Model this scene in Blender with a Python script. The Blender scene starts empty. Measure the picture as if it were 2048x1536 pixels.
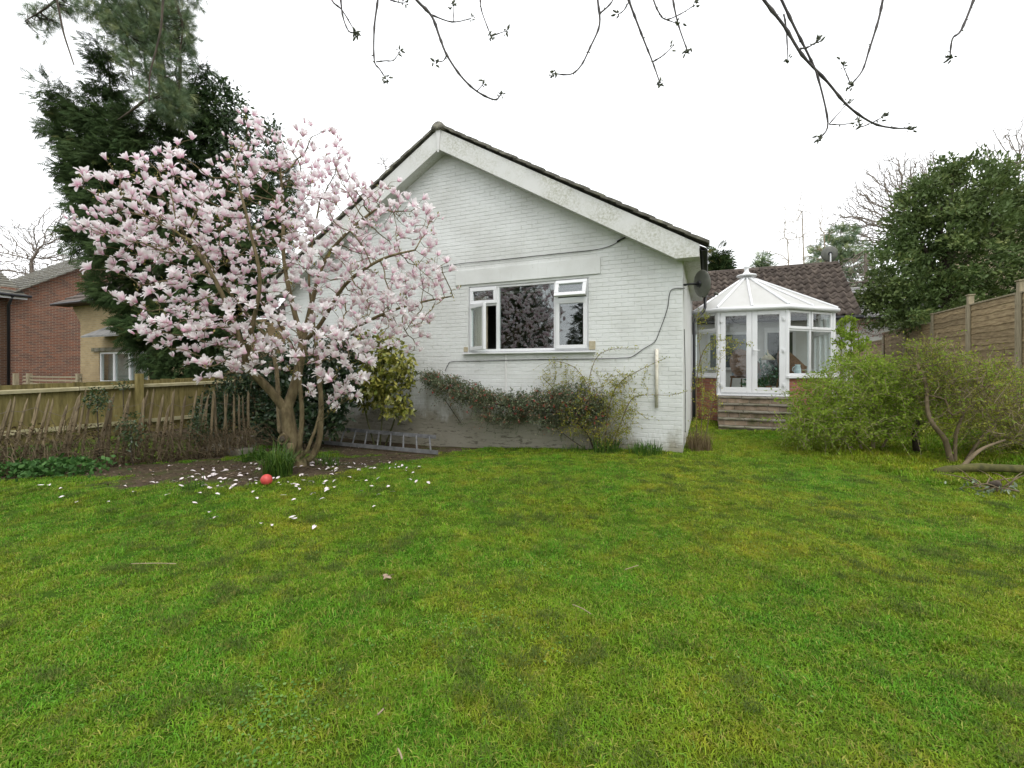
import bpy, math, random
import numpy as np
from mathutils import Vector, Matrix
random.seed(7)
RNG = np.random.default_rng(7)
SC = bpy.context.scene
COL = SC.collection

# ------------------------------------------------------------------ camera
F = 908.0                 # focal length in pixels of the 2048 wide photograph
HZ = 740.0                # row of the horizon
CAMH = 1.5
cam_d = bpy.data.cameras.new('camera')
cam = bpy.data.objects.new('camera', cam_d); COL.objects.link(cam)
cam.location = (0, 0, CAMH); cam.rotation_euler = (math.pi/2, 0, 0)
cam_d.sensor_width = 36.0; cam_d.lens = 36.0*F/2048.0
cam_d.shift_y = -(768.0-HZ)/2048.0
cam_d.clip_start = 0.05; cam_d.clip_end = 1000
SC.camera = cam
SC.cycles.max_bounces = 6; SC.cycles.diffuse_bounces = 3; SC.cycles.glossy_bounces = 3; SC.cycles.transparent_max_bounces = 12; SC.cycles.adaptive_threshold = .02

# ------------------------------------------------------------------ sky, sun
W = bpy.data.worlds.new('World'); SC.world = W; W.use_nodes = True
nt = W.node_tree; nt.nodes.clear()
SUN_EL, SUN_AZ = math.radians(58), math.radians(160)     # azimuth measured clockwise from +Y
sky = nt.nodes.new('ShaderNodeTexSky'); sky.sky_type = 'NISHITA'; sky.sun_disc = False
sky.sun_elevation = SUN_EL; sky.sun_rotation = SUN_AZ; sky.dust_density = 4.0; sky.air_density = 1.2
hs = nt.nodes.new('ShaderNodeHueSaturation'); hs.inputs['Saturation'].default_value = 0.18
bg1 = nt.nodes.new('ShaderNodeBackground'); bg1.inputs['Strength'].default_value = 0.06
bg2 = nt.nodes.new('ShaderNodeBackground'); bg2.inputs['Color'].default_value = (0.97, 0.985, 1.0, 1)
bg2.inputs['Strength'].default_value = 1.06          # closed white cloud cover
ad = nt.nodes.new('ShaderNodeAddShader'); wo = nt.nodes.new('ShaderNodeOutputWorld')
nt.links.new(sky.outputs[0], hs.inputs['Color']); nt.links.new(hs.outputs[0], bg1.inputs['Color'])
nt.links.new(bg1.outputs[0], ad.inputs[0]); nt.links.new(bg2.outputs[0], ad.inputs[1])
nt.links.new(ad.outputs[0], wo.inputs['Surface'])
sd = bpy.data.lights.new('sun', 'SUN'); sd.energy = 0.9; sd.angle = math.radians(32); sd.color = (1.0, 0.97, 0.92)
sun = bpy.data.objects.new('sun', sd); COL.objects.link(sun)
_d = Vector((math.sin(SUN_AZ)*math.cos(SUN_EL), math.cos(SUN_AZ)*math.cos(SUN_EL), math.sin(SUN_EL)))
sun.rotation_euler = _d.to_track_quat('Z', 'Y').to_euler(); sun.location = (0, 0, 30)
SC.view_settings.view_transform = 'Standard'; SC.view_settings.look = 'None'
SC.view_settings.exposure = 0.36; SC.view_settings.gamma = 1.0

# ------------------------------------------------------------------ measuring helpers
PHI = math.radians(23.3); CA, SA = math.cos(PHI), math.sin(PHI)
def P(x, y, Y):                       # photo measurement at depth Y -> world point
    return np.array(((x-1024)/F*Y, Y, CAMH+(HZ-y)/F*Y))
def ab(X, Y): return (X*CA-Y*SA, X*SA+Y*CA)         # world -> house axes (a along gable, b away from lawn)
def xy(a, b): return (a*CA+b*SA, -a*SA+b*CA)
def Wp(x, y, b=8.0):                  # measurement on a plane parallel to the gable
    dx = (x-1024)/F; Y = b/(dx*SA+CA)
    return (Y*(dx*CA-SA), CAMH+(HZ-y)/F*Y)
def ss(e0, e1, x):
    t = np.clip((np.asarray(x, float)-e0)/(e1-e0), 0, 1); return t*t*(3-2*t)
def vnoise(x, y, s=1.0, seed=0):      # smooth value noise for placement
    x = np.asarray(x, float)/s+seed*17.3; y = np.asarray(y, float)/s+seed*9.1
    xi, yi = np.floor(x), np.floor(y); fx, fy = x-xi, y-yi
    h = lambda i, j: (np.sin(i*127.1+j*311.7+seed)*43758.5453) % 1.0
    fx = fx*fx*(3-2*fx); fy = fy*fy*(3-2*fy)
    return (h(xi, yi)*(1-fx)+h(xi+1, yi)*fx)*(1-fy)+(h(xi, yi+1)*(1-fx)+h(xi+1, yi+1)*fx)*fy
def gz(X, Y):                         # height of the ground
    X = np.asarray(X, float); Y = np.asarray(Y, float)
    a = X*CA-Y*SA; b = X*SA+Y*CA
    z = 0.137*ss(2.5, 8, Y)+0.10*ss(8.2, 11, Y)*ss(2.5, 5, X)
    z = z+0.55*ss(3.4, 5.3, a)*ss(6.5, 10, b)*(1-ss(40, 80, Y))
    z = z+0.035*(vnoise(X, Y, 0.9, 1)-0.5)+0.018*(vnoise(X, Y, 0.33, 2)-0.5)
    z = z-.20*ss(-2.6, 1.6, -X)*ss(5, 8.5, Y)
    z = z+0.10*np.exp(-((X+3.1)**2+(Y-6.7)**2)/0.8)
    return z
def G(X, Y): return float(gz(X, Y))
SOIL = np.array([(-7.4, 6.2, .45), (-6.0, 6.7, .7), (-4.9, 6.8, 1.0), (-3.9, 6.5, 1.05), (-3.2, 6.5, .75), (-2.6, 7.4, .85), (-2.0, 8.2, .6), (-1.5, 8.6, .2)])
def soil(X, Y):
    X = np.asarray(X, float); Y = np.asarray(Y, float); best = np.full(X.shape, -9.0)
    for i in range(len(SOIL)-1):
        p, q = SOIL[i], SOIL[i+1]; d = q[:2]-p[:2]; L = d@d
        t = np.clip(((X-p[0])*d[0]+(Y-p[1])*d[1])/L, 0, 1)
        dist = np.hypot(X-p[0]-t*d[0], Y-p[1]-t*d[1]); w = p[2]+(q[2]-p[2])*t
        best = np.maximum(best, (w-dist))
    d = np.array((.663, .749)); t = np.clip((X+7.9)*d[0]+(Y-5.5)*d[1], 0, 4.6); best = np.maximum(best, .42-np.hypot(X+7.9-t*d[0], Y-5.5-t*d[1]))
    a = X*CA-Y*SA; b = X*SA+Y*CA; best = np.maximum(best, np.minimum(np.minimum(b-6.4, -4.2-a-.6*(8-b)), .5))
    n = 0.5*(vnoise(X, Y, .45, 5)-.5)+.3*(vnoise(X, Y, .16, 6)-.5)
    return ss(-0.18, 0.22, best+n)

# ------------------------------------------------------------------ mesh helpers
def np_mesh(name, V, Fs, attrs=None, smooth=False):
    me = bpy.data.meshes.new(name); V = np.ascontiguousarray(V, np.float32)
    if not isinstance(Fs, (list, tuple)): Fs = [Fs]
    Fs = [np.asarray(f, np.int32) for f in Fs if len(f)]
    me.vertices.add(len(V)); me.vertices.foreach_set('co', V.ravel())
    nl = sum(f.size for f in Fs); npg = sum(len(f) for f in Fs)
    me.loops.add(nl); me.loops.foreach_set('vertex_index', np.concatenate([f.ravel() for f in Fs]))
    me.polygons.add(npg); st = []; o = 0
    for f in Fs:
        st.append(o+np.arange(len(f))*f.shape[1]); o += f.size
    me.polygons.foreach_set('loop_start', np.concatenate(st).astype(np.int32))
    if smooth: me.polygons.foreach_set('use_smooth', np.ones(npg, bool))
    if attrs:
        for k, v in attrs.items():
            a = me.attributes.new(k, 'FLOAT', 'POINT'); a.data.foreach_set('value', np.asarray(v, np.float32))
    me.update(calc_edges=True)
    return me
def link(name, me, mat=None, parent=None, loc=None, rot=None):
    o = bpy.data.objects.new(name, me)
    if mat is not None and me is not None and not len(me.materials): me.materials.append(mat)
    COL.objects.link(o)
    if parent is not None: o.parent = parent
    if loc is not None: o.location = loc
    if rot is not None: o.rotation_euler = rot
    return o
def tag(o, label=None, cat=None, group=None, kind=None):
    if label: o['label'] = label
    if cat: o['category'] = cat
    if group: o['group'] = group
    if kind: o['kind'] = kind
    return o
def thing(name, label, cat, loc=(0, 0, 0), rz=0.0, group=None):
    o = bpy.data.objects.new(name, None); COL.objects.link(o); o.empty_display_size = .2
    o.location = loc; o.rotation_euler = (0, 0, rz)
    return tag(o, label, cat, group)
class MB:
    def __init__(s): s.v = []; s.f = []
    def add(s, vs, fs):
        o = len(s.v); s.v += [tuple(map(float, p)) for p in vs]; s.f += [tuple(o+i for i in f) for f in fs]; return s
    def hexa(s, p): return s.add(p, [(0, 3, 2, 1), (4, 5, 6, 7), (0, 1, 5, 4), (1, 2, 6, 5), (2, 3, 7, 6), (3, 0, 4, 7)])
    def box(s, x0, x1, y0, y1, z0, z1):
        return s.hexa([(x0, y0, z0), (x1, y0, z0), (x1, y1, z0), (x0, y1, z0), (x0, y0, z1), (x1, y0, z1), (x1, y1, z1), (x0, y1, z1)])
    def prism(s, poly, y0, y1):      # polygon in (x,z), counter-clockwise seen from -y, extruded along y
        n = len(poly); vs = [(x, y0, z) for x, z in poly]+[(x, y1, z) for x, z in poly]
        return s.add(vs, [tuple(range(n)), tuple(range(2*n-1, n-1, -1))]+[(i, i+n, (i+1) % n+n, (i+1) % n) for i in range(n)])
    def tube(s, pts, rad, n=6, cap=True):
        pts = [np.array(p, float) for p in pts]; m = len(pts)
        if not hasattr(rad, '__len__'): rad = [rad]*m
        o = len(s.v); ref = None
        for i, p in enumerate(pts):
            t = pts[min(i+1, m-1)]-pts[max(i-1, 0)]; t = t/(np.linalg.norm(t)+1e-9)
            if ref is None: ref = np.cross(t, (0.31, 0.7, 0.64)); 
            ref = ref-t*(ref@t); nn = np.linalg.norm(ref)
            if nn < 1e-6: ref = np.cross(t, (1, 0, 0.2)); nn = np.linalg.norm(ref)
            ref = ref/nn; bi = np.cross(t, ref)
            for k in range(n):
                an = 2*math.pi*k/n; s.v.append(tuple(p+rad[i]*(math.cos(an)*ref+math.sin(an)*bi)))
        for i in range(m-1):
            for k in range(n):
                k2 = (k+1) % n; s.f.append((o+i*n+k, o+i*n+k2, o+(i+1)*n+k2, o+(i+1)*n+k))
        if cap: s.f.append(tuple(o+k for k in range(n))[::-1]); s.f.append(tuple(o+(m-1)*n+k for k in range(n)))
        return s
    def lathe(s, prof, n=16, c=(0, 0, 0)):     # (r,z) profile about z
        o = len(s.v); m = len(prof)
        for r, z in prof:
            for k in range(n):
                an = 2*math.pi*k/n; s.v.append((c[0]+r*math.cos(an), c[1]+r*math.sin(an), c[2]+z))
        for i in range(m-1):
            for k in range(n):
                k2 = (k+1) % n; s.f.append((o+i*n+k, o+i*n+k2, o+(i+1)*n+k2, o+(i+1)*n+k))
        s.f.append(tuple(o+k for k in range(n))[::-1]); s.f.append(tuple(o+(m-1)*n+k for k in range(n)))
        return s
    def mesh(s, name, smooth=False):
        me = bpy.data.meshes.new(name); me.from_pydata(s.v, [], s.f); me.update()
        if smooth: me.polygons.foreach_set('use_smooth', np.ones(len(me.polygons), bool))
        return me
    def build(s, name, mat, parent=None, smooth=False, loc=None, rot=None, bevel=0):
        o = link(name, s.mesh(name, smooth), mat, parent, loc, rot)
        if bevel:
            m = o.modifiers.new('bevel', 'BEVEL'); m.width = bevel; m.segments = 2; m.limit_method = 'ANGLE'
        return o
def nrm(v): return v/(np.linalg.norm(v, axis=-1, keepdims=True)+1e-9)
def rots(d, rng, roll=True, up=None):        # rows of matrices: y axis = d
    d = nrm(d); N = len(d)
    ref = rng.normal(size=(N, 3)) if up is None else np.tile(np.array(up, float), (N, 1))+rng.normal(size=(N, 3))*.35
    x = nrm(np.cross(d, ref)); z = np.cross(x, d)
    return np.stack([x, d, z], axis=2)       # columns are axes
def scatter(tV, tF, pos, R, s, extra=None):
    tV = np.asarray(tV, float); tF = np.asarray(tF, int); N = len(pos); k = len(tV)
    s = np.broadcast_to(np.asarray(s, float), (N,))
    V = np.einsum('nij,kj->nki', R, tV)*s[:, None, None]+pos[:, None, :]
    Fc = (tF[None]+(np.arange(N)*k)[:, None, None]).reshape(-1, tF.shape[1])
    return V.reshape(-1, 3), Fc
LEAF_V = [(0, 0, 0), (.21, .38, -.05), (.15, .74, -.02), (0, 1, -.10), (-.15, .74, -.02), (-.21, .38, -.05), (0, .5, .03)]
LEAF_F = [(0, 1, 6), (1, 2, 6), (2, 3, 6), (3, 4, 6), (4, 5, 6), (5, 0, 6)]
DIA_V = [(0, 0, 0), (.24, .45, -.06), (0, 1, -.08), (-.24, .45, -.06)]
DIA_F = [(0, 1, 2), (0, 2, 3)]
def leafmesh(name, pos, d, s, rng, tV=DIA_V, tF=DIA_F, up=None):
    R = rots(d, rng, up=up); V, Fc = scatter(tV, tF, pos, R, s)
    r = np.repeat(rng.random(len(pos)), len(tV))
    return np_mesh(name, V, Fc, {'rnd': r})
# branching by space colonisation
def colonize(P0, par0, att, step, dk, iters, rng, bias=(0, 0, 0), di=1e9, jit=.15):
    pos = [np.array(p, float) for p in P0]; par = list(par0); nch = [0]*len(pos)
    for q in par:
        if q >= 0: nch[q] += 1
    A = np.array(att, float); best = np.full(len(A), 1e9); bi = np.zeros(len(A), int); new = list(range(len(pos)))
    for it in range(iters):
        if not len(A) or not new: break
        N = np.array([pos[i] for i in new])
        D = np.sqrt(((A[:, None]-N[None])**2).sum(-1)); j = D.argmin(1); dm = D[np.arange(len(A)), j]
        u = dm < best; best[u] = dm[u]; bi[u] = np.array(new)[j[u]]
        keep = best > dk; A, best, bi = A[keep], best[keep], bi[keep]
        if not len(A): break
        act = best < di
        P_ = np.array(pos); ia = np.where(act)[0]; dirs = nrm(A[ia]-P_[bi[ia]]); sums, near = {}, {}
        for k, dd in zip(ia, dirs):
            i = bi[k]; sums[i] = sums.get(i, 0)+dd
            if i not in near or best[k] < near[i][0]: near[i] = (best[k], dd)
        new = []
        for i, sv in sums.items():
            if nch[i] > 7: continue
            v = (nrm(sv) if nch[i] < 1 else near[i][1])+np.array(bias)+rng.normal(size=3)*jit; v = v/(np.linalg.norm(v)+1e-9)
            pos.append(pos[i]+v*step); par.append(i); nch.append(0); nch[i] += 1; new.append(len(pos)-1)
    return np.array(pos), np.array(par)
def radii(par, r0, ex=2.3, rmax=9, fixed=None):
    n = len(par); acc = np.zeros(n); r = np.zeros(n)
    for i in range(n-1, -1, -1):
        r[i] = r0 if acc[i] == 0 else min(rmax, acc[i]**(1/ex))
        if fixed is not None and i in fixed: r[i] = max(r[i], fixed[i])
        if par[i] >= 0: acc[par[i]] += r[i]**ex
    return r
def branchmesh(name, pos, par, r, n=5, tipr=.5):
    idx = np.where(par >= 0)[0]; p = par[idx]
    main = {}
    for i in idx:
        q = par[i]
        if q not in main or r[i] > r[main[q]]: main[q] = i
    d = np.zeros_like(pos); d[idx] = nrm(pos[idx]-pos[p])
    for q, i in main.items(): d[q] = d[q]+nrm(pos[i]-pos[q])
    d = nrm(d+1e-9)
    ref = np.array([0.37, 0.21, 0.13]); x = nrm(np.cross(d, ref)); y = np.cross(d, x)
    an = 2*np.pi*np.arange(n)/n; cs, sn = np.cos(an), np.sin(an)
    leaf = np.ones(len(pos), bool); leaf[p] = False
    rr = r*np.where(leaf, tipr, 1)
    ring = pos[:, None]+rr[:, None, None]*(cs[None, :, None]*x[:, None]+sn[None, :, None]*y[:, None])
    side = np.array([i for i in idx if main[par[i]] != i], int)
    sd_ = nrm(pos[side]-pos[par[side]]) if len(side) else np.zeros((0, 3))
    sx = nrm(np.cross(sd_, ref)); sy = np.cross(sd_, sx)
    r2 = np.minimum(r[side]*1.15, r[par[side]]) if len(side) else np.zeros(0)
    ring2 = pos[par[side]][:, None]+r2[:, None, None]*(cs[None, :, None]*sx[:, None]+sn[None, :, None]*sy[:, None])
    V = np.concatenate([ring.reshape(-1, 3), ring2.reshape(-1, 3)])
    base = par.copy()*n; base[side] = len(pos)*n+np.arange(len(side))*n
    k = np.arange(n); k2 = (k+1) % n
    Fc = np.stack([base[idx][:, None]+k, base[idx][:, None]+k2, idx[:, None]*n+k2, idx[:, None]*n+k], -1).reshape(-1, 4)
    return np_mesh(name, V, Fc, smooth=True)
def in_ellipsoids(E, n, rng, shell=.4):      # E rows: cx,cy,cz,rx,ry,rz
    E = np.array(E, float); vol = E[:, 3]*E[:, 4]*E[:, 5]; w = vol**.56; w = w/w.sum()
    i = rng.choice(len(E), n, p=w); d = nrm(rng.normal(size=(n, 3))); rad = rng.random(n)**shell
    off = d*rad[:, None]*E[i, 3:6]
    return E[i, :3]+off, nrm(d/E[i, 3:6]), rad, i

# ------------------------------------------------------------------ materials
def new_mat(name):
    m = bpy.data.materials.new(name); m.use_nodes = True; t = m.node_tree; t.nodes.clear()
    o = t.nodes.new('ShaderNodeOutputMaterial'); b = t.nodes.new('ShaderNodeBsdfPrincipled')
    t.links.new(b.outputs[0], o.inputs['Surface']); return m, t, b, o
def ramp(t, fac, stops):
    r = t.nodes.new('ShaderNodeValToRGB'); e = r.color_ramp.elements
    while len(e) < len(stops): e.new(.5)
    for i, (p, c) in enumerate(stops): e[i].position = p; e[i].color = (*c, 1)
    t.links.new(fac, r.inputs[0]); return r.outputs[0]
def coords(t, kind, scale=(1, 1, 1)):
    if kind == 'W': src = t.nodes.new('ShaderNodeNewGeometry').outputs['Position']
    else: src = t.nodes.new('ShaderNodeTexCoord').outputs['Object']
    mp = t.nodes.new('ShaderNodeMapping'); mp.inputs['Scale'].default_value = scale
    t.links.new(src, mp.inputs[0]); return mp.outputs[0]
def noise(t, co, scale, detail=4, rough=.55):
    n = t.nodes.new('ShaderNodeTexNoise'); n.inputs['Scale'].default_value = scale; n.inputs['Detail'].default_value = detail
    n.inputs['Roughness'].default_value = rough; t.links.new(co, n.inputs['Vector']); return n.outputs['Fac']
def mixc(t, fac, a, b, mode='MIX'):
    m = t.nodes.new('ShaderNodeMix'); m.data_type = 'RGBA'; m.blend_type = mode
    for s, v in ((m.inputs[0], fac), (m.inputs[6], a), (m.inputs[7], b)):
        if isinstance(v, (int, float)): s.default_value = v
        elif isinstance(v, tuple): s.default_value = (*v, 1)
        else: t.links.new(v, s)
    return m.outputs[2]
def bumpn(t, b, h, st, dist=.01):
    bp = t.nodes.new('ShaderNodeBump'); bp.inputs['Strength'].default_value = st; bp.inputs['Distance'].default_value = dist
    t.links.new(h, bp.inputs['Height']); t.links.new(bp.outputs[0], b.inputs['Normal'])
def mat(name, stops, scale=8, rough=.7, bump=.2, kind='W', stretch=(1, 1, 1), detail=5, rnd=0.0, metal=0, spec=.4):
    m, t, b, o = new_mat(name)
    if not isinstance(stops[0], (list, tuple)): stops = [(0.3, tuple(c*.85 for c in stops)), (.7, tuple(stops))]
    f = noise(t, coords(t, kind, stretch), scale, detail)
    c = ramp(t, f, stops)
    if rnd:
        oi = t.nodes.new('ShaderNodeObjectInfo'); mr = t.nodes.new('ShaderNodeMapRange')
        t.links.new(oi.outputs['Random'], mr.inputs[0]); mr.inputs[3].default_value = 1-rnd; mr.inputs[4].default_value = 1+rnd
        h = t.nodes.new('ShaderNodeHueSaturation'); t.links.new(c, h.inputs['Color']); t.links.new(mr.outputs[0], h.inputs['Value']); c = h.outputs[0]
    t.links.new(c, b.inputs['Base Color']); b.inputs['Roughness'].default_value = rough; b.inputs['Metallic'].default_value = metal
    b.inputs['Specular IOR Level'].default_value = spec
    if bump: bumpn(t, b, f, bump)
    return m
def leafmat(name, stops, rough=.5, trans=.25, spec=.3, tcol=None, big=None):
    m, t, b, o = new_mat(name); a = t.nodes.new('ShaderNodeAttribute'); a.attribute_name = 'rnd'
    c = ramp(t, a.outputs['Fac'], stops)
    if big:
        f = noise(t, coords(t, 'W'), big[0], 2); c = mixc(t, f, c, mixc(t, .75, c, big[1]))
    t.links.new(c, b.inputs['Base Color']); b.inputs['Roughness'].default_value = rough; b.inputs['Specular IOR Level'].default_value = spec
    if trans:
        tr = t.nodes.new('ShaderNodeBsdfTranslucent'); mx = t.nodes.new('ShaderNodeMixShader'); mx.inputs[0].default_value = trans
        if tcol: tr.inputs[0].default_value = (*tcol, 1)
        else: t.links.new(c, tr.inputs[0])
        t.links.new(b.outputs[0], mx.inputs[1]); t.links.new(tr.outputs[0], mx.inputs[2]); t.links.new(mx.outputs[0], o.inputs[0])
    return m
def math_(t, op, a, b):
    n = t.nodes.new('ShaderNodeMath'); n.operation = op
    for s, v in zip(n.inputs, (a, b)):
        if isinstance(v, (int, float)): s.default_value = v
        else: t.links.new(v, s)
    return n.outputs[0]
def glassmat(name, tint, base):
    m, t, b, o = new_mat(name); t.nodes.remove(b)
    g = t.nodes.new('ShaderNodeBsdfGlossy'); g.inputs['Roughness'].default_value = .0; g.inputs[0].default_value = (.95, .97, 1, 1)
    tr = t.nodes.new('ShaderNodeBsdfTransparent'); tr.inputs[0].default_value = (*tint, 1)
    g2 = t.nodes.new('ShaderNodeNewGeometry'); dt = t.nodes.new('ShaderNodeVectorMath'); dt.operation = 'DOT_PRODUCT'
    t.links.new(g2.outputs['Normal'], dt.inputs[0]); t.links.new(g2.outputs['Incoming'], dt.inputs[1])
    ac = math_(t, 'ABSOLUTE', dt.outputs['Value'], 0.0); fr_ = math_(t, 'POWER', math_(t, 'SUBTRACT', 1.0, ac), 5.0)   # Schlick, same from both sides
    mr = t.nodes.new('ShaderNodeMapRange'); mr.inputs[1].default_value = 0; mr.inputs[2].default_value = 1; mr.inputs[3].default_value = base; mr.inputs[4].default_value = 1
    mx = t.nodes.new('ShaderNodeMixShader'); t.links.new(fr_, mr.inputs[0]); t.links.new(mr.outputs[0], mx.inputs[0])
    t.links.new(tr.outputs[0], mx.inputs[1]); t.links.new(g.outputs[0], mx.inputs[2]); t.links.new(mx.outputs[0], o.inputs[0]); return m
def zpos(t):
    g = t.nodes.new('ShaderNodeNewGeometry'); s = t.nodes.new('ShaderNodeSeparateXYZ'); t.links.new(g.outputs['Position'], s.inputs[0]); return s.outputs['Z']
def mrange(t, v, a, b, c=0., d=1.):
    r = t.nodes.new('ShaderNodeMapRange'); t.links.new(v, r.inputs[0])
    for i, q in enumerate((a, b, c, d)): r.inputs[i+1].default_value = q
    return r.outputs[0]
def painted_wall(name, rnd=.0):
    m, t, b, o = new_mat(name); co = coords(t, 'W')
    f1 = noise(t, co, 1.3, 5); c = ramp(t, f1, [(.3, (.54, .55, .53)), (.62, (.655, .672, .660))])
    # flaking paint and run-off stains
    f2 = noise(t, coords(t, 'W', (5, 5, 1.2)), 3.0, 6, .7); c = mixc(t, mrange(t, f2, .58, .78, 0, .35), c, (.42, .42, .34))
    f3 = noise(t, co, 9, 6, .75); c = mixc(t, mrange(t, f3, .66, .72, 0, .6), c, (.33, .32, .27))
    # splash dirt, algae and painted-in overhang shade on the plinth, with a ragged upper edge
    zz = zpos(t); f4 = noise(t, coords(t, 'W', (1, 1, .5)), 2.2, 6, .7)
    e = math_(t, 'ADD', zz, mrange(t, f4, .25, .75, -.38, .38)); gx_ = t.nodes.new('ShaderNodeNewGeometry'); sx_ = t.nodes.new('ShaderNodeSeparateXYZ'); t.links.new(gx_.outputs['Position'], sx_.inputs[0]); e = math_(t, 'ADD', e, mrange(t, sx_.outputs['X'], .9, 2.3, 0, .42))   # the band of damp algae and painted shade lies left of the corner
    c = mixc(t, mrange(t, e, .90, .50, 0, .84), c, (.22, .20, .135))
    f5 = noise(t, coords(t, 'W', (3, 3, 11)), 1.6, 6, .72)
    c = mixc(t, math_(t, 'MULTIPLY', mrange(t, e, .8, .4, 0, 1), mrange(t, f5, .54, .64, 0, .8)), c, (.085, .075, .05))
    if rnd:
        oi = t.nodes.new('ShaderNodeObjectInfo'); h = t.nodes.new('ShaderNodeHueSaturation'); t.links.new(c, h.inputs['Color'])
        t.links.new(mrange(t, oi.outputs['Random'], 0, 1, 1-rnd, 1+rnd), h.inputs['Value']); c = h.outputs[0]
    t.links.new(c, b.inputs['Base Color']); b.inputs['Roughness'].default_value = .72
    bumpn(t, b, noise(t, co, 60, 4), .35, .006); return m
def brickmat(name, c1, c2, mortar, sx=.225, sz=.075, ax='a'):
    # far brickwork: only where single bricks are too small to pick apart
    m, t, b, o = new_mat(name); tc = t.nodes.new('ShaderNodeTexCoord'); s = t.nodes.new('ShaderNodeSeparateXYZ'); t.links.new(tc.outputs['Object'], s.inputs[0])
    u = math_(t, 'ADD', s.outputs['X'], s.outputs['Y']); cb = t.nodes.new('ShaderNodeCombineXYZ'); t.links.new(u, cb.inputs[0]); t.links.new(s.outputs['Z'], cb.inputs[1])
    k = t.nodes.new('ShaderNodeTexBrick'); k.inputs['Scale'].default_value = 1; k.inputs['Brick Width'].default_value = sx; k.inputs['Row Height'].default_value = sz
    k.inputs['Mortar Size'].default_value = .008; k.inputs['Color1'].default_value = (*c1, 1); k.inputs['Color2'].default_value = (*c2, 1); k.inputs['Mortar'].default_value = (*mortar, 1)
    k.inputs['Bias'].default_value = 0.1
    t.links.new(cb.outputs[0], k.inputs['Vector'])
    f = noise(t, coords(t, 'O'), 1.6, 6, .7); c = mixc(t, mrange(t, f, .3, .7, 0, 1), mixc(t, .35, k.outputs['Color'], c1, 'MULTIPLY'), k.outputs['Color'])
    t.links.new(c, b.inputs['Base Color']); b.inputs['Roughness'].default_value = .85
    bumpn(t, b, k.outputs['Fac'], -.4, .01); return m

M = {}
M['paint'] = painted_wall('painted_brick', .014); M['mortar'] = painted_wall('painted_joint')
M['render'] = mat('white_render', [(.3, (.56, .56, .54)), (.7, (.66, .66, .65))], 2.5, .75, .15)
M['upvc'] = mat('white_frame', [(.3, (.67, .68, .69)), (.7, (.72, .73, .74))], 3, .28, .0, spec=.5)
def bargemat():
    m, t, b, o = new_mat('weathered_white_board'); f = noise(t, coords(t, 'W', (1, 1, 1)), 1.3, 3)
    f2 = noise(t, coords(t, 'W'), 26, 6, .75)
    k = math_(t, 'MULTIPLY', mrange(t, f, .38, .62, 0, 1), mrange(t, f2, .42, .62, 0, .75))
    c = mixc(t, k, (.61, .615, .595), (.29, .29, .20)); t.links.new(c, b.inputs['Base Color']); b.inputs['Roughness'].default_value = .6
    bumpn(t, b, f2, .3, .004); return m
M['barge'] = bargemat()
M['glass'] = glassmat('window_glass', (.9, .95, .93), .12); M['glass_clear'] = glassmat('conservatory_glass', (.93, .96, .95), .04)
M['tile'] = mat('roof_tile_dark', [(.3, (.075, .072, .058)), (.55, (.145, .138, .115)), (.75, (.23, .225, .165))], 9, .9, .5, rnd=.2)
M['pantile'] = mat('roof_tile_brown', [(.3, (.045, .034, .028)), (.55, (.095, .075, .062)), (.8, (.16, .135, .11))], 7, .9, .4, rnd=.25)
M['black'] = mat('black_plastic', (.022, .023, .026), 6, .35, 0)
M['dishgrey'] = mat('grey_painted_metal', [(.3, (.10, .105, .09)), (.7, (.17, .17, .15))], 9, .5, 0)
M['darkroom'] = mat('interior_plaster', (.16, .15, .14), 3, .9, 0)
M['stone'] = mat('bare_stone', [(.3, (.30, .26, .17)), (.7, (.46, .41, .30))], 12, .9, .3)
M['cream_pipe'] = mat('old_cream_paint', [(.3, (.48, .44, .34)), (.62, (.66, .63, .54)), (.75, (.24, .15, .09))], 14, .6, .1)
M['wood_fence'] = mat('brown_weathered_board', [(.25, (.12, .085, .045)), (.5, (.25, .185, .10)), (.75, (.36, .285, .165))], 5, .85, .35, stretch=(1, 1, 6), rnd=.2)
M['wood_post'] = mat('grey_brown_post', [(.3, (.22, .185, .12)), (.7, (.36, .31, .21))], 7, .85, .3, stretch=(4, 4, .7), rnd=.1)
M['green_board'] = mat('algae_green_board', [(.25, (.085, .068, .022)), (.5, (.165, .135, .045)), (.75, (.25, .205, .085))], 4, .85, .3, stretch=(5, 5, .8), rnd=.16)
M['green_rail'] = mat('pale_weathered_rail', [(.3, (.26, .23, .12)), (.7, (.42, .38, .24))], 6, .8, .2, rnd=.1)
M['stake'] = mat('chestnut_stake', [(.25, (.10, .075, .045)), (.5, (.20, .155, .09)), (.75, (.30, .24, .15))], 9, .9, .4, stretch=(4, 4, .6), rnd=.25)
M['wire'] = mat('rusty_wire', (.16, .13, .10), 8, .6, 0)
M['alu'] = mat('dull_aluminium', [(.3, (.16, .165, .17)), (.7, (.30, .305, .31))], 9, .5, .05, metal=.4)
M['bark_mag'] = mat('magnolia_bark', [(.25, (.055, .042, .02)), (.5, (.13, .10, .05)), (.75, (.22, .18, .10))], 16, .9, .9, stretch=(1, 1, .4))
M['bark_dark'] = mat('dark_bark', [(.3, (.035, .028, .02)), (.7, (.09, .07, .05))], 9, .9, .5)
M['bark_grey'] = mat('grey_bark', [(.3, (.13, .105, .085)), (.7, (.24, .205, .17))], 3, .9, .2)
M['twig'] = mat('brown_twig', [(.3, (.085, .065, .036)), (.7, (.19, .145, .085))], 9, .85, .2)
M['twig_pale'] = mat('pale_twig', [(.3, (.20, .155, .095)), (.7, (.36, .29, .19))], 7, .85, .2)
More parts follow.
